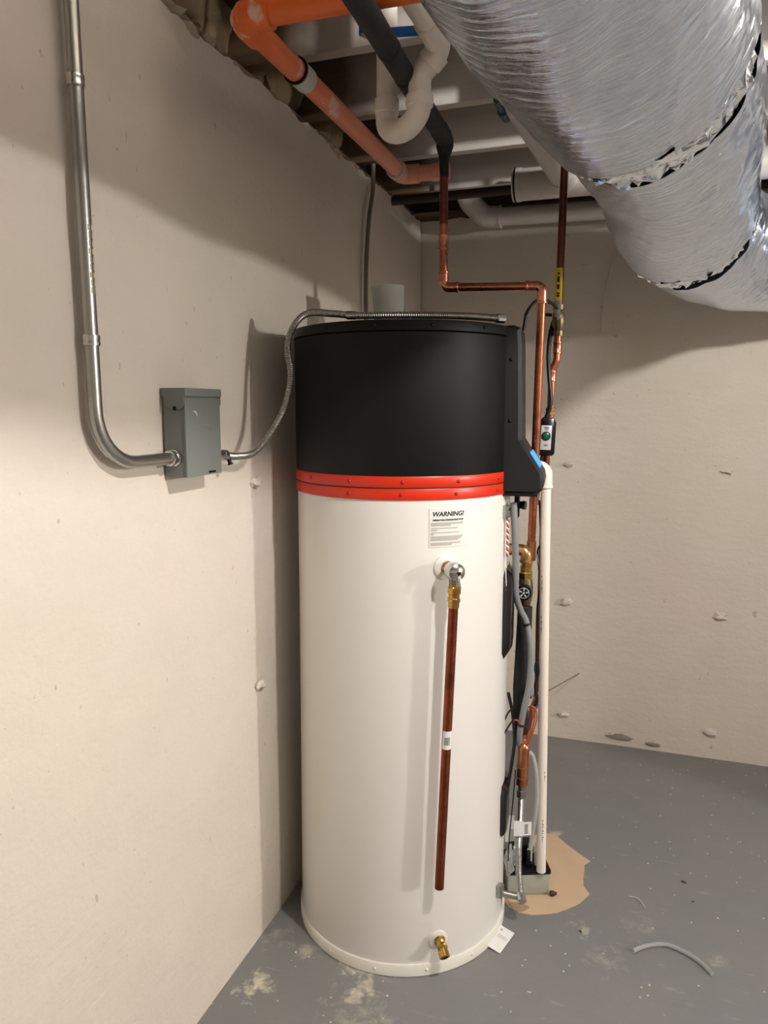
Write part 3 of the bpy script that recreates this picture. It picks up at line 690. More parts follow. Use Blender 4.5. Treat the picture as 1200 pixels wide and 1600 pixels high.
MB().tube(fillet([(-.2437, 2.25, 1.655), (-.2445, 2.25, 1.585), (-.2570, 2.25, 1.555), (-.2585, 2.25, 1.42)], [.02, .02], 6), .0106, 18).build('copper_pipe', M['copper'], CS)
for (c, L, ax) in (((-.2437, 2.25, 1.622), .034, (0, 0, 1)), ((-.257, 2.25, 1.54), .03, (0.02, 0, 1))):
    mb = MB(); coupling(mb, c, ax, .0108, L); mb.build('coupling', M['copper_bright'], CS)
MB().lathe([(.012, -.012), (.0145, -.011), (.0145, -.002), (.0125, -.001), (.0145, .001), (.0145, .008), (.011, .01)], (-.2585, 2.25, 1.438), (0, 0, 1), 6).build('brass_union', M['brass'], CS, angle=20)
MB().tube(fillet([(-.2665, 2.25, 1.32), (-.2675, 2.25, 1.25), (-.2705, 2.25, .545), (-.2715, 1.985, .545)], [0, .03], 8), .0112, 18).build('copper_pipe', M['copper_dark'], CS)
mk = MB()
for i, (z, wd, hh) in enumerate([(1.824, .006, .005), (1.808, .007, .016), (1.788, .007, .014), (1.770, .010, .004), (1.763, .008, .006)]):
    mk.box((-.2413, 2.2005, z), (wd, .0012, hh))
mk.build('grip_print', M['ink'], gp)

# inline switch box on the cord
IS = thing('inline_switch', (-.266, 2.23, 1.31), 'black inline cord switch with silver plate and green button', 'switch')
c = Vector((-.2635, 2.225, 1.3645)); up = Vector((.03, 0, 1)).normalized(); rt = Vector((1, .12, -.03)).normalized(); fw = rt.cross(up)
bd = MB()
pts = []
for (x, z) in [(-.026, -.050), (-.020, -.057), (.019, -.057), (.025, -.050), (.025, .040), (.018, .054), (-.014, .056), (-.024, .042)]: pts.append(c + rt * x + up * z)
BDY = bd.prism(pts, fw * -.016, fw * .016).build('housing', M['black_gloss'], IS, .004)
sgn = 1 if fw.y < 0 else -1
f2 = fw * sgn
fp = MB().obox(c + f2 * .0165 - up * .004 + rt * -.002, rt, up, f2, (.031, .072, .003)).build('face_plate', M['face'], IS, .0014)
MB().lathe([(.0132, 0), (.0132, .004), (.011, .006), (.0105, .004)], c + f2 * .017 + up * .001 + rt * -.002, f2, 24).build('button_ring', M['black_gloss'], fp)
MB().lathe([(.0108, 0), (.0105, .006), (.007, .0075), (.0, .008)], c + f2 * .017 + up * .001 + rt * -.002, f2, 24, True, False).build('button', M['green'], fp)
mk = MB(); mk.obox(c + f2 * .0182 + up * .025 - rt * .002, rt, up, f2, (.013, .004, .0008)); mk.obox(c + f2 * .0182 + up * .0195 - rt * .001, rt, up, f2, (.009, .0025, .0008))
mk.obox(c + f2 * .0182 - up * .026 - rt * .002, rt, up, f2, (.012, .0035, .0008)); tag(mk.build('plate_print', M['ink_mid'], fp), kind='stuff')
MB().tube(spline([c + up * .05 + rt * -.006, c + up * .10 + rt * .006, c + Vector((.0, .01, .18)), c + Vector((-.004, .012, .235)), c + Vector((-.002, .02, .29)), c + Vector((.004, .045, .335))], 8), .0065, 10).build('cord', M['black_wire'], IS)
MB().tube(spline([c - up * .05 - rt * .008, c - up * .075 - rt * .012, c + Vector((-.016, -.01, -.12)), c + Vector((-.018, -.04, -.2))], 8), .005, 10).build('cord', M['black_wire'], IS)

# black cord arching from behind the tower up to the valve
tag(MB().tube(spline([(-.318, 2.02, 1.60), (-.309, 2.03, 1.663), (-.304, 2.04, 1.700), (-.291, 2.10, 1.736), (-.271, 2.12, 1.742), (-.258, 2.18, 1.742), (-.236, 2.215, 1.722)], 10), .0042, 10).build('black_cord', M['black_wire']),
    'thin black cord arching behind the top of the copper drop', 'cord')

# ------------------------------------------------------------------ mixing valve stack on the right of the tank
MV = thing('mixing_valve', (-.290, 2.03, .82), 'brass mixing valve with round dial below a bronze elbow beside the tank', 'valve')
vx, vy = -.2865, 2.03
MB().tube(fillet([(-.352, 2.045, 1.053), (vx, vy, 1.055), (vx, vy, 1.024)], [.024], 10), .0165, 24).build('elbow', M['bronze'], MV)
MB().lathe([(.0165, 0), (.0185, .001), (.0185, .007), (.0165, .008)], (vx, vy, 1.020), (0, 0, 1), 24).build('elbow_lip', M['bronze'], MV)
MB().lathe([(.0145, .0), (.0165, .002), (.0165, .018), (.0135, .02), (.0135, .03)], (vx, vy, .992), (0, 0, 1), 8).build('union_nut', M['brass'], MV, angle=20)
MB().lathe([(.017, 0), (.0195, .002), (.0195, .02), (.016, .024)], (vx, vy, .972), (0, 0, 1), 6).build('hex_nut', M['brass'], MV, angle=20)
BO = MB().lathe([(.012, -.05), (.014, -.048), (.018, -.032), (.0215, -.01), (.0215, .008), (.018, .028), (.0165, .034)], (vx, vy, .945), (0, 0, 1), 20).build('valve_body', simple('aged_bronze_body', (112, 100, 80), .42, .85, .2, 60), MV)
dd_ = Vector((.10, -1, -.05)).normalized()
DL = MB().lathe([(.019, 0), (.0225, .002), (.0225, .014), (.020, .018), (.018, .018), (.0175, .0155), (.0, .0155)], (vx - .001, vy - .018, .942), dd_, 32, True, False).build('dial', M['black_gloss'], MV)
sp = MB(); dc = Vector((vx - .001, vy - .018, .942)) + dd_ * .0165; du = dd_.cross(Vector((0, 0, 1))).normalized(); dv = du.cross(dd_)
for k_ in range(5):
    an = k_ * 2 * math.pi / 5 + .4; d_ = du * math.cos(an) + dv * math.sin(an)
    sp.obox(dc + d_ * .0095, d_, d_.cross(dd_), dd_, (.007, .004, .0015))
sp.lathe([(.0145, 0), (.0155, .001), (.0155, .002), (.0145, .003)], dc - dd_ * .001, dd_, 28, False, False); sp.lathe([(.003, 0), (.003, .002)], dc, dd_, 12)
sp.build('dial_marks', M['face'], DL)
MB().lathe([(.0135, 0), (.0135, .016), (.0115, .018), (.0115, .03)], (vx, vy, .884), (0, 0, 1), 8).build('tail_nut', M['brass'], MV, angle=20)
MB().tube([(vx, vy, .975), (-.281, 2.07, 1.03)], .010, 14).build('branch', M['bronze'], MV)

tag(MB().tube(fillet([(vx + .0005, vy, .894), (vx - .001, vy, .80), (-.291, 2.02, .66), (-.285, 1.998, .505)], [.05, .1], 6), [.0205] * 1 + [.0215] * 14 + [.0205], 20).build('foam_pipe_sleeve', M['rubber']),
    'black foam covered riser below the mixing valve', 'pipe')

AR = thing('water_hammer_arrestor', (-.272, 1.985, .39), 'stout copper fitting with rolled rings above the ribbed connector', 'fitting')
ax_ = Vector((.02, 0, 1)).normalized(); ao = Vector((-.2745, 1.985, .385))
MB().lathe([(.012, 0), (.0165, .002), (.0165, .02), (.0182, .021), (.0182, .025), (.0165, .026), (.0165, .052), (.0182, .053), (.0182, .057), (.0165, .058), (.0165, .108), (.0172, .110), (.0160, .118), (.010, .126), (.007, .128)], ao, ax_, 24).build('chamber', copper('warm_copper_body', (196, 128, 92), (168, 100, 70), .3), AR)
MB().lathe([(.007, .126), (.0095, .128), (.0095, .138), (.006, .141), (.006, .152)], ao, ax_, 16).build('top_stub', M['copper_bright'], AR)
MB().tube([ao + ax_ * .004, ao - ax_ * .035], [.011, .010], 16).build('lower_nipple', simple('dull_nickel', (150, 146, 136), .35, .9), AR)
MB().lathe([(.010, 0), (.014, .002), (.014, .022), (.010, .024)], ao - ax_ * .038, ax_, 6).build('hex_nut', bpy.data.materials['dull_nickel'], AR, angle=20)

FC = thing('corrugated_connector', (-.272, 1.96, .09), 'ribbed stainless water connector bending down into the base of the tank', 'connector')
cp = [(-.2755, 1.985, .352), (-.2760, 1.983, .28), (-.2775, 1.975, .20), (-.273, 1.955, .135), (-.262, 1.925, .098), (-.259, 1.912, .090)]
ribbed(MB(), spline(cp, 12), .0098, .0048, .0020, 14).build('ribbed_tube', M['steel_bright'], FC)
MB().lathe([(.010, -.012), (.0135, -.010), (.0145, 0), (.0135, .010), (.009, .013), (.0, .014)], (-.258, 1.908, .090), (.4, -.8, -.3), 12, True, False).build('end_nut', M['steel_bright'], FC)
MB().tube([(-.262, 1.912, .090), (-.318, 1.895, .102)], .0095, 16).build('inlet_nipple', M['steel'], FC)
MB().lathe([(.010, 0), (.015, .001), (.015, .012), (.010, .013)], (-.306, 1.899, .0995), (-1, -.25, .2), 8).build('inlet_nut', M['steel_bright'], FC, angle=20)
# folded paper label on the connector
LT = MB(); lc = Vector((-.276, 1.9665, .262)); e_r = Vector((.94, .33, 0)).normalized()
LT.obox(lc + e_r * -.003 + Vector((0, -.0, 0)), e_r, (0, 0, 1), e_r.cross(Vector((0, 0, 1))), (.026, .046, .0015))
LT.obox(lc + e_r * .021 + Vector((0, .006, -.004)), Vector((.9, .44, 0)), (0, 0, 1), Vector((.44, -.9, 0)), (.026, .040, .0012))
LTO = LT.build('wrap_label', M['paper'], FC, smooth=False)
mk = MB()
for i in range(5): mk.obox(lc + e_r * .0185 + Vector((.0006, .0045, -.016 + .006 * i)), Vector((.9, .44, 0)), (0, 0, 1), Vector((.44, -.9, 0)), (.010, .003, .0009))
mk.build('label_print', M['ink_mid'], LTO, smooth=False)

# grey tube looping down past the stack
tag(MB().tube(spline([(-.302, 1.885, 1.205), (-.2985, 1.885, 1.15), (-.296, 1.90, 1.06), (-.297, 1.925, .96), (-.288, 1.955, .905), (-.272, 1.968, .865), (-.2575, 1.965, .79), (-.2585, 1.962, .70), (-.271, 1.960, .625), (-.281, 1.964, .56), (-.286, 1.985, .505)], 12), .0088, 14).build('grey_tube', M['grey_cable']),
    'smooth grey flexible tube snaking down in front of the black foam riser', 'tube')
for (p, d) in (((-.2705, 1.967, .862), (.3, 0, -1)), ((-.279, 1.962, .575), (-.3, 0, -1))):
    tag(MB().lathe([(.009, -.003), (.0106, -.0028), (.0106, .0028), (.009, .003)], p, d, 16).build('cable_tie', M['black_wire']),
        'black cable tie round the grey tube at its upper bend' if p[2] > .7 else 'black cable tie round the grey tube above the copper fitting', 'cable tie')

# loose wires beside the stack
W = thing('wire_bundle', (-.262, 2.02, .45), 'untidy bundle of thin black and bare copper wires beside the white drain pipe', 'wires')
MB().tube(spline([(-.262, 2.085, 1.19), (-.257, 2.08, 1.13), (-.254, 2.08, 1.07), (-.262, 2.08, 1.04), (-.252, 2.08, .95), (-.257, 2.07, .88), (-.255, 2.06, .76), (-.252, 2.05, .66)], 10), .0028, 8).build('black_wire', M['black_wire'], W)
MB().tube(spline([(-.262, 2.06, 1.04), (-.249, 2.06, .99), (-.247, 2.06, .93)], 8), .0022, 8).build('grey_wire', M['grey_cable'], W)
MB().tube(spline([(-.2465, 2.02, .70), (-.251, 2.02, .72), (-.247, 2.02, .74), (-.243, 2.02, .71), (-.250, 2.02, .67), (-.244, 2.02, .63), (-.251, 2.02, .60)], 10), .0042, 8).build('black_wire', M['black_wire'], W)
MB().blob((-.2585, 2.0, .655), (.008, .008, .016), 3, .5, 2).build('wire_nut', M['grey_cable'], W)
for i in range(3):
    MB().tube(spline([(-.254 + .004 * i, 2.0, .615), (-.252 + .006 * i, 2.0, .585), (-.258 + .004 * i, 2.0, .54), (-.262 + .001 * i, 2.0, .505)], 8), .0022, 6).build('copper_wire', M['copper_wire'], W)
MB().tube(spline([(-.264, 2.0, .612), (-.255, 1.998, .617), (-.245, 2.0, .612)], 8), .0026, 6).build('copper_wire', M['red_wire'], W)
MB().tube(spline([(-.315, 1.955, .665), (-.303, 1.965, .60), (-.297, 1.97, .52), (-.303, 1.965, .45), (-.308, 1.955, .40), (-.309, 1.945, .35)], 10), .0048, 8).build('black_wire', M['black_wire'], W)
MB().tube(spline([(-.318, 1.92, .56), (-.305, 1.925, .585), (-.295, 1.93, .60)], 8), .0024, 6).build('black_wire', M['black_wire'], W)
MB().tube(spline([(-.318, 1.92, .60), (-.308, 1.925, .622), (-.298, 1.93, .632)], 8), .0024, 6).build('black_wire', M['black_wire'], W)
MB().tube(spline([(-.298, 1.945, .590), (-.290, 1.945, .594), (-.283, 1.945, .592), (-.276, 1.945, .597)], 8), .0022, 6).build('red_wire', M['red_wire'], W)
MB().tube(spline([(-.290, 1.96, .44), (-.293, 1.95, .36), (-.300, 1.945, .25), (-.302, 1.945, .17)], 8), .0018, 6).build('black_wire', M['black_wire'], W)

# white drain pipe
PV = thing('drain_pipe', (-.221, 2.062, .1), 'white PVC drain pipe standing in the floor pump beside the heater', 'pipe')
pb, pt = Vector((-.2215, 2.058, .085)), Vector((-.2420, 2.058, 1.262))
MB().tube([pb, pt], .0138, 24).build('pipe', M['pvc'], PV)
MB().tube(fillet([(-.2412, 2.058, 1.232), (-.2424, 2.058, 1.283), (-.300, 2.058, 1.291)], [.022], 10), .0172, 24).build('elbow', M['pvc'], PV)
MB().lathe([(.0172, 0), (.0186, .001), (.0186, .007), (.0172, .008)], (-.2412, 2.058, 1.228), (pt - pb), 24).build('elbow_lip', M['pvc'], PV)
mk = MB(); pa = (pt - pb).normalized()
def pvp(t, an, r): q = pb.lerp(pt, t); return q + Vector((math.cos(an), math.sin(an), 0)) * r
for t0, n_, an0 in ((.085, 11, -1.35), (.245, 5, -1.05), (.62, 8, -2.2), (.72, 8, -2.2)):
    for i in range(n_):
        tt = t0 + i * .0056; wd = .05 + .05 * ((i * 7) % 3)
        q = len(mk.v)
        for (dt, da) in ((0, 0), (0, wd * 2), (.0032, wd * 2), (.0032, 0)): mk.v.append(tuple(pvp(tt + dt, an0 + da, .01395)))
        mk.f.append((q, q + 1, q + 2, q + 3))
tag(mk.build('pipe_print', M['ink_mid'], PV, smooth=False), kind='stuff')

# condensate pump
pr = math.atan2(.047, .117); pu = Vector((math.cos(pr), math.sin(pr), 0)); pv = Vector((-pu.y, pu.x, 0)); pc0 = Vector((-.314, 2.028, 0))
def pp(u, v, z): return pc0 + pu * u + pv * v + Vector((0, 0, z))
PU = thing('condensate_pump', pp(.063, .055, 0), 'small grey condensate pump with black lid on the floor beside the heater', 'pump')
MB().box(pp(.063, .055, .036), (.124, .108, .066), pr, 1.03).build('reservoir', M['pump_grey'], PU, .004)
lid = MB().box(pp(.063, .055, .076), (.132, .115, .014), pr).build('lid', M['black_plastic'], PU, .003)
MB().box(pp(.055, .075, .105), (.07, .05, .05), pr).build('motor_housing', M['black_plastic'], PU, .005)
for i, (u, v, h) in enumerate(((.030, .030, .085), (.074, .035, .065), (.092, .028, .075))):
    MB().lathe([(.0075, 0), (.0075, h * .55), (.0095, h * .56), (.0095, h * .7), (.006, h * .72), (.006, h)], pp(u, v, .082), (0, 0, 1), 14).build('hose_barb', M['white_plastic'], PU)
MB().lathe([(.010, 0), (.010, .014), (.006, .016), (.006, .05)], pp(.066, .022, .082), (0, 0, 1), 14).build('vent_cap', M['black_gloss'], PU)
MB().obox(pp(.125, .02, .058), pu, pv, (0, 0, 1), (.010, .012, .018)).build('side_clip', M['white_plastic'], PU, .002)
tag(MB().lathe([(.006, -.008), (.008, -.007), (.008, .004), (.0045, .006), (.0045, .012)], pp(.134, -.006, .0105), (.8, .3, 0), 12).build('loose_fitting', M['dark_pipe']), 'small dark pipe fitting lying at the corner of the grey pump', 'fitting')

tag(MB().tube(spline([(-.262, 2.015, .475), (-.250, 2.02, .455), (-.240, 2.025, .40), (-.2375, 2.03, .32), (-.2445, 2.035, .24), (-.2495, 2.04, .20), (-.252, 2.045, .16)], 10), .0065, 14).build('clear_hose', M['clear']),
    'clear vinyl hose arching from the copper fitting down into the pump', 'hose')
tag(MB().obox((-.306, 1.985, .245), Vector((.9, .3, .1)), Vector((-.08, 0, 1)), Vector((.3, -.9, 0)), (.030, .078, .0015)).build('hanging_tag', M['white_plastic'], smooth=False),
    'blank white card tucked between the tank and the ribbed connector', 'tag')
bg = MB().blob((-.303, 1.975, .150), (.013, .014, .042), 8, .7, 3, 2.6); tag(bg.build('plastic_bag', M['clear'], angle=25), 'crumpled clear plastic bag wedged beside the tank base', 'bag')

# ------------------------------------------------------------------ pipes under the ceiling
OR = thing('orange_pipe', (-.745, 1.8, 2.14), 'orange plastic sprinkler pipe speckled with white overspray under the joists', 'pipe')
oz = 2.17; r_o = .0235
MB().tube(fillet([(-.36, 1.335, oz), (-.742, 1.320, oz)], 0), r_o, 24).build('pipe', M['orange'], OR)
MB().tube([(-.742, 1.320, oz), (-.742, 1.57, oz)], r_o, 24).build('pipe', M['orange'], OR)
MB().tube([(-.742, 1.575, oz), (-.745, 2.300, oz)], r_o, 24).build('pipe', M['orange'], OR)
MB().tube(fillet([(-.68, 1.3225, oz), (-.742, 1.320, oz), (-.742, 1.385, oz)], [.030], 10), .0295, 24).build('elbow', M['orange'], OR)
MB().lathe([(.0235, -.024), (.0272, -.023), (.0272, .023), (.0235, .024)], (-.742, 1.582, oz), (0, 1, 0), 24).build('coupling', M['pvc_grey'], OR)
MB().lathe([(.0278, -.003), (.0290, -.0025), (.0290, .0025), (.0278, .003)], (-.742, 1.553, oz), (0, 1, 0), 24).build('hanger_ring', M['screw_dark'], OR)
MB().tube(fillet([(-.745, 2.262, oz), (-.745, 2.315, oz), (-.69, 2.318, oz)], [.026], 10), .0285, 24).build('elbow', M['orange'], OR)
MB().lathe([(.0285, -.006), (.0305, -.005), (.0305, .005), (.0285, .006)], (-.745, 2.252, oz), (0, 1, 0), 24).build('coupling', M['pvc_grey'], OR)
MB().tube(fillet([(-.69, 2.318, oz), (-.595, 2.325, oz)], 0), r_o, 24).build('pipe', M['orange'], OR)
MB().lathe([(.0235, -.02), (.0268, -.019), (.0268, .019), (.0235, .02)], (-.628, 2.3215, oz), (1, .06, 0), 24).build('coupling', M['orange'], OR)

PT = thing('drain_trap', (-.50, 1.58, 1.97), 'white plastic U shaped drain trap hanging below the joists', 'drain trap')
la, ra = Vector((-.556, 1.618, 2.075)), Vector((-.463, 1.555, 2.055))
MB().tube([la + Vector((0, 0, .42)), la], .0225, 24).build('left_arm', M['pvc'], PT)
MB().lathe([(.0225, 0), (.0262, .001), (.0262, .03), (.0225, .031)], la + Vector((0, 0, .006)), (0, 0, 1), 24).build('left_socket', M['pvc'], PT)
mid_ = (la + ra) / 2; hw = (ra - la); hw.z = 0; ur = hw.length / 2; hd_ = hw.normalized(); up_ = []
for k_ in range(21):
    an = math.pi + math.pi * k_ / 20; up_.append(Vector((mid_.x, mid_.y, 2.066)) + hd_ * math.cos(an) * ur + Vector((0, 0, 1)) * math.sin(an) * ur * .60)
MB().tube([up_[0] + Vector((0, 0, .02))] + up_ + [up_[-1] + Vector((0, 0, .012))], .0240, 24).build('u_bend', M['pvc'], PT)
MB().lathe([(.0245, 0), (.0282, .001), (.0290, .010), (.0282, .021), (.0245, .022)], (ra.x, ra.y, 2.062), (0, 0, 1), 28).build('slip_nut', M['pvc'], PT)
MB().tube(fillet([(ra.x, ra.y, 2.066), (ra.x, ra.y, 2.122), (-.412, 1.545, 2.166), (-.428, 1.44, 2.190)], [.03, .035], 8), .0235, 24).build('trap_arm', M['pvc'], PT)
MB().lathe([(.0235, -.014), (.0268, -.013), (.0268, .013), (.0235, .014)], (-.432, 1.549, 2.149), (.05, -.01, .044), 24).build('elbow_lip', M['pvc'], PT)
MB().lathe([(.0238, -.03), (.0278, -.029), (.0278, .022), (.0238, .023)], (-.4205, 1.490, 2.178), (-.016, -.105, .024), 24).build('socket', M['pvc'], PT)
MB().tube([(-.4205, 1.490, 2.178), (-.454, 1.30, 2.218), (-.50, 1.02, 2.235)], .0235, 24).build('drain_arm', M['pvc'], PT)

BP = thing('blue_pipe', (-.53, 1.57, 2.21), 'bright blue water tube with brass elbow passing under the joists', 'pipe')
MB().tube([(-.589, 1.562, 2.50), (-.589, 1.562, 2.222)], .0095, 16).build('riser', M['blue'], BP)
MB().tube([(-.575, 1.562, 2.222), (-.37, 1.607, 2.222)], .0095, 16).build('tube', M['blue'], BP)
MB().tube(fillet([(-.589, 1.562, 2.25), (-.589, 1.562, 2.222), (-.560, 1.565, 2.222)], [.010], 6), .0085, 14).build('elbow', M['bronze'], BP)
for (p, ax2) in (((-.589, 1.562, 2.255), (0, 0, 1)), ((-.555, 1.566, 2.222), (1, .2, 0))):
    MB().lathe([(.0096, -.004), (.0118, -.0035), (.0118, .0035), (.0096, .004)], p, ax2, 16).build('crimp_ring', M['dark_pipe'], BP)
BF = thing('blue_valve_fitting', (-.373, 2.0, 2.19), 'dusty blue pipe fitting half hidden beside the foil duct', 'fitting')
MB().tube([(-.378, 1.95, 2.212), (-.370, 2.04, 2.195)], .011, 12).build('body', M['blue_dark'], BF)
MB().lathe([(.011, -.006), (.015, -.005), (.015, .005), (.011, .006)], (-.373, 2.005, 2.20), (.07, 1, -.2), 8).build('collar', M['blue_dark'], BF)
MB().tube([(-.374, 1.98, 2.206), (-.376, 1.98, 2.42)], .009, 12).build('riser', M['blue_dark'], BF)

MP = thing('main_drain', (-.3, 2.7, 2.16), 'large dusty white drain pipe and coupling below the joists by the foil duct', 'pipe')
MB().tube(fillet([(-.330, 1.945, 2.48), (-.330, 1.95, 2.205), (-.285, 2.73, 2.215)], [.05], 8), .038, 28).build('branch_pipe', M['pvc_grey'], MP)
MB().lathe([(.038, -.04), (.0435, -.039), (.0435, .039), (.038, .04)], (-.289, 2.655, 2.214), (.057, 1, .01), 28).build('branch_socket', M['pvc_grey'], MP)
MB().lathe([(.045, 0), (.056, .002), (.057, .012), (.056, .03), (.054, .031), (.054, .27), (.058, .272), (.058, .30), (.045, .302)], (-.468, 2.735, 2.226), (1, .0, -.01), 32).build('coupling', M['pvc_grey'], MP)
MB().lathe([(.0565, 0), (.0585, .001), (.0585, .006), (.0565, .007)], (-.461, 2.735, 2.226), (1, 0, 0), 32).build('rubber_gasket', M['rubber'], MP)
MB().tube([(-.17, 2.735, 2.223), (1.6, 2.735, 2.215)], .050, 28).build('main_pipe', M['pvc_grey'], MP)
LP = thing('lower_drain', (0, 3.1, 2.15), 'dusty white drain pipe with elbow running along the top of the back wall', 'pipe')
MB().tube([(-.62, 3.10, 2.215), (1.6, 3.10, 2.175)], .036, 28).build('pipe', M['pvc_grey'], LP)
MB().tube(fillet([(-.575, 3.10, 2.214), (-.645, 3.095, 2.218), (-.700, 3.06, 2.275), (-.715, 2.99, 2.335)], [.05, .05], 8), .042, 28).build('elbow', M['pvc_grey'], LP)
MB().lathe([(.042, -.004), (.045, -.003), (.045, .003), (.042, .004)], (-.578, 3.10, 2.214), (1, 0, 0), 28).build('socket_lip', M['pvc_grey'], LP)
ST = thing('iron_pipe', (-.65, 2.76, 2.19), 'dark iron pipe crossing below the last joist with white hanger', 'pipe')
MB().tube([(-1.0, 2.78, 2.225), (-.44, 2.78, 2.225)], .0165, 18).build('pipe', M['dark_pipe'], ST)
hg = MB(); hg.lathe([(.0172, -.009), (.0200, -.008), (.0200, .008), (.0172, .009)], (-.735, 2.78, 2.225), (1, 0, 0), 20); hg.box((-.735, 2.78, 2.265), (.014, .008, .06)); hg.build('hanger', M['pvc'], ST)

# ------------------------------------------------------------------ foil duct
DU = thing('foil_duct', (0, 1.6, 1.82), 'wrinkled silver foil insulated flexible duct hanging under the joists', 'duct')
axis = spline([(-.42, -.9, 2.09), (-.29, -.1, 2.09), (-.175, .70, 2.085), (-.106, 1.14, 2.070), (.010, 1.72, 2.046), (.06, 2.16, 2.018), (.13, 2.55, 1.985), (.36, 2.85, 1.965), (.78, 2.93, 1.98), (1.4, 2.90, 2.0), (1.88, 2.90, 2.0)], 24)
axis, AL = resample(axis, .006)
def s_at(y):
    best = min(range(len(axis)), key=lambda i: abs(axis[i].y - y) + (0 if axis[i].x < .3 else 9)); return best * AL / (len(axis) - 1)
S1, S2 = s_at(1.45), s_at(2.40)
def frame(s):
    f_ = min(max(s / AL * (len(axis) - 1), 0), len(axis) - 1.001); i = int(f_); p = axis[i].lerp(axis[i + 1], f_ - i)
    a_ = axis[max(0, i - 6)]; b_ = axis[min(len(axis) - 1, i + 7)]; t = (b_ - a_).normalized()
    rgt = t.cross(Vector((0, 0, 1))).normalized(); return p, rgt, rgt.cross(t)
def duct_section(name, s0, s1, R0, tilt0, tilt1, mat, kind, ds=.0055, seg=168, seed=0):
    nv = max(4, int((s1 - s0) / ds)); vs = []; fs = []; uvs = []
    for j in range(nv + 1):
        v = j / nv
        for k_ in range(seg + 1):
            th = 2 * math.pi * k_ / seg; c_, s_ = math.cos(th), math.sin(th)
            off = lambda t: t[0] * c_ + t[1] * (s_ if s_ < 0 else s_ * .3)
            s = (s0 + off(tilt0)) * (1 - v) + (s1 + off(tilt1)) * v
            p, rg, up2 = frame(s)
            q = Vector((c_ * 1.1, s_ * 1.1, s * 3.2 + seed))
            h = .012 * noise.noise(q * 1.0)                                     # soft sag
            if kind == 'sleeve':
                rib = (s / .026 + .25 * noise.noise(Vector((c_, s_, s * 5))) ) % 1.0
                h += .0011 * (abs(rib - .5) * 2) ** .7                           # wire helix under the jacket
                n1 = noise.noise(Vector((c_ * 2.2, s_ * 2.2, s * 34 + c_ * 5 + seed)))
                n2 = noise.noise(Vector((c_ * 6, s_ * 6, s * 60 - s_ * 9 + seed)))
                n3 = noise.noise(Vector((c_ * 3, s_ * 3, s * 15 + c_ * 7 + seed * 2)))
                cr_ = 1 + 2.2 * max(0.0, c_ - .25) * (1 if s > S1 else .35)
                n4 = noise.noise(Vector((c_ * 1.6 + 3, s_ * 1.6, s * 7 + c_ * 3 + seed)))
                h += cr_ * (.0011 * n1 + .0003 * n2 + .0034 * (abs(n3) ** .8)) + .006 * n4
                edge = min(v, 1 - v) * (s1 - s0)
                if name != 'near': pass
            else:
                n1 = noise.noise(Vector((c_ * 8, s_ * 8, s * 16 + seed))); n2 = noise.noise(Vector((c_ * 13, s_ * 13, s * 30 + seed)))
                env = math.sin(math.pi * min(1, max(0, v)))
                h += .018 * abs(n1) + .009 * n2 - .005 + .006 * env - .005 * max(0, v)
            r = R0 + h
            # hung insulation: slightly flattened at the top
            zz = s_ * r if s_ < 0 else s_ * r * .91
            vs.append(p + rg * (c_ * r) + up2 * zz); uvs.append((k_ / seg * 1.35, s))
    for j in range(nv):
        for k_ in range(seg):
            a = j * (seg + 1) + k_; fs.append((a, a + 1, a + seg + 2, a + seg + 1))
    o3 = ORG[DU]; me = bpy.data.meshes.new(name); me.from_pydata([tuple(x - o3) for x in vs], [], fs)
    ul = me.uv_layers.new(name='UVMap'); li = np.empty(len(me.loops), dtype=np.int32); me.loops.foreach_get('vertex_index', li)
    ul.data.foreach_set('uv', np.array(uvs)[li].ravel())
    for p in me.polygons: p.use_smooth = (kind == 'sleeve')
    me.materials.append(mat); o = bpy.data.objects.new(name, me); COL.objects.link(o); o.parent = DU; ORG[o] = o3; return o
t1 = (-.03, .0); t2 = (-.03, .0)
duct_section('duct_sleeve', 0.02, S1, .1985, (0, 0), t1, M['foil'], 'sleeve', seed=1)
duct_section('foil_tape', S1 - .015, S1 + .115, .1905, t1, t1, M['foil_tape'], 'tape', .0065, 120, seed=4)
duct_section('duct_sleeve', S1 + .095, S2, .1885, t1, t2, M['foil'], 'sleeve', seed=7)
duct_section('foil_tape', S2 - .015, S2 + .085, .1870, t2, t2, M['foil_tape'], 'tape', .0065, 120, seed=9)
duct_section('duct_sleeve', S2 + .07, AL - .02, .1880, t2, (0, 0), M['foil'], 'sleeve', seed=12)

# ------------------------------------------------------------------ floor odds and ends
TG = thing('paper_tag', (-.300, 1.838, 0), 'white paper instruction tag lying on the floor against the heater base', 'tag')
tq = [Vector((-.308, 1.886, .010)), Vector((-.268, 1.873, .004)), Vector((-.293, 1.787, .0015)), Vector((-.330, 1.799, .006))]
TGP = MB().prism(tq, (0, 0, 0), (0, 0, .0012)).build('card', M['paper'], TG, smooth=False)
mk = MB()
def tpt(u, v): return tq[0].lerp(tq[1], u).lerp(tq[3].lerp(tq[2], u), v) + Vector((0, 0, .0018))
for v in (.36, .41, .46): mk.add([tpt(.15, v), tpt(.85, v), tpt(.85, v + .018), tpt(.15, v + .018)], [(0, 1, 2, 3)])
mk.add([tpt(.12, .12), tpt(.28, .12), tpt(.28, .2), tpt(.12, .2)], [(0, 1, 2, 3)])
mk.build('tag_print', M['ink_grey'], TGP, smooth=False)

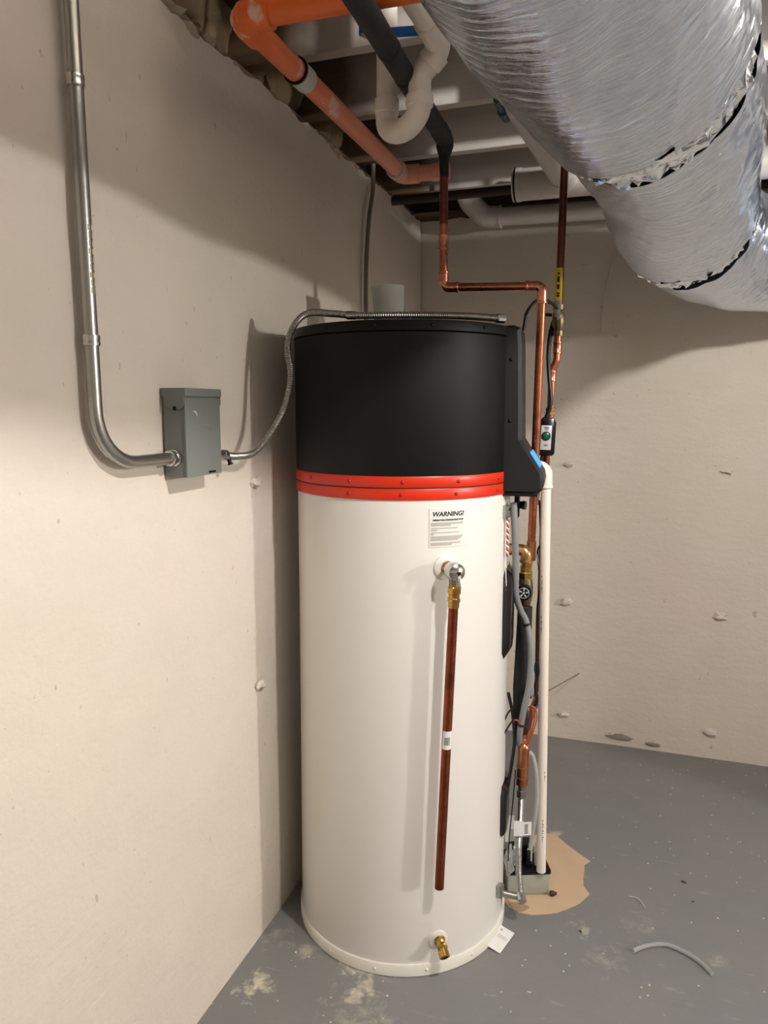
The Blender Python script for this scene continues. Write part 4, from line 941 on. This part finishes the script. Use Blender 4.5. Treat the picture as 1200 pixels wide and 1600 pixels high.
TB = [(.043, 1.909, .0065), (.077, 1.941, .0065), (.126, 1.963, .0065), (.174, 1.949, .0065), (.211, 1.923, .0065), (.236, 1.890, .0065)]
tb = MB(); tp_ = spline(TB, 10); tb.tube(tp_, .0062, 16)
m = NT('clear_tube_plastic'); m.color((0.62, 0.63, 0.63)); m.setp(Roughness=0.12, IOR=1.2); m.b.inputs['Transmission Weight'].default_value = 0.6; M['clear_tube'] = m.m
tag(tb.build('tube_offcut', M['clear_tube']), 'curved offcut of clear plastic tube lying on the grey floor', 'tube')

def scrap(p, d, L, r, mat, label, cat='scrap'):
    d = Vector(d).normalized(); p = Vector(p); 
    tag(MB().tube([p - d * L / 2, p + d * L / 2 * .2 + Vector((0, 0, r * .6)), p + d * L / 2], [r * .7, r, r * .6], 6).build('floor_scrap', mat), label, cat)
scrap((.187, 2.272, .0022), (.8, -.55, 0), .017, .002, M['debris'], 'short dark stick lying alone on the right of the floor')
scrap((.208, 2.183, .0016), (1, .3, 0), .010, .0014, M['debris'], 'tiny dark twig behind the clear tube offcut')
scrap((-.096, 1.944, .0025), (.6, -.7, 0), .011, .0022, M['debris'], 'black crumb at the edge of the tan bare patch')
tag(MB().tube(spline([(.028, 2.146, .002), (.050, 2.145, .003), (.066, 2.128, .002), (.074, 2.105, .002)], 6), .0013, 6).build('floor_scrap', M['pale_debris']), 'thin pale curl of wire between the tan patch and the tube offcut', 'scrap')
ch = MB(); rg_ = random.Random(5)
for i in range(170):
    x, y = rg_.uniform(-.9, .75), rg_.uniform(1.35, 3.1)
    if (x - HC.x) ** 2 + (y - HC.y) ** 2 < .32 ** 2 or (-.40 < x < -.08 and 1.94 < y < 2.42): continue
    s_ = rg_.uniform(.0012, .0034); ch.blob((x, y, s_ * .3), (s_, s_ * rg_.uniform(.5, 1.2), s_ * .5), i, .5, 1, 2)
tag(ch.build('paint_chips', M['pale_debris'], smooth=False, org=(0, 0, 0)), 'scattered pale paint chips on the grey floor', 'debris', kind='stuff')

tag(MB().tube([(-.206, WY, .306), (-.345, 2.985, .262)], .0016, 6).build('form_wire', M['wire_dark']), 'thin dark wire sticking out low from the back wall', 'wire')
tag(MB().tube(spline([(-.09, WY - .006, 2.19), (-.12, WY - .006, 2.10), (-.16, WY - .006, 1.93), (-.175, WY - .006, 1.75)], 8), .003, 6).build('hanging_string', M['pvc_grey']), 'thin pale cord hanging down the back wall beside the duct', 'cord')
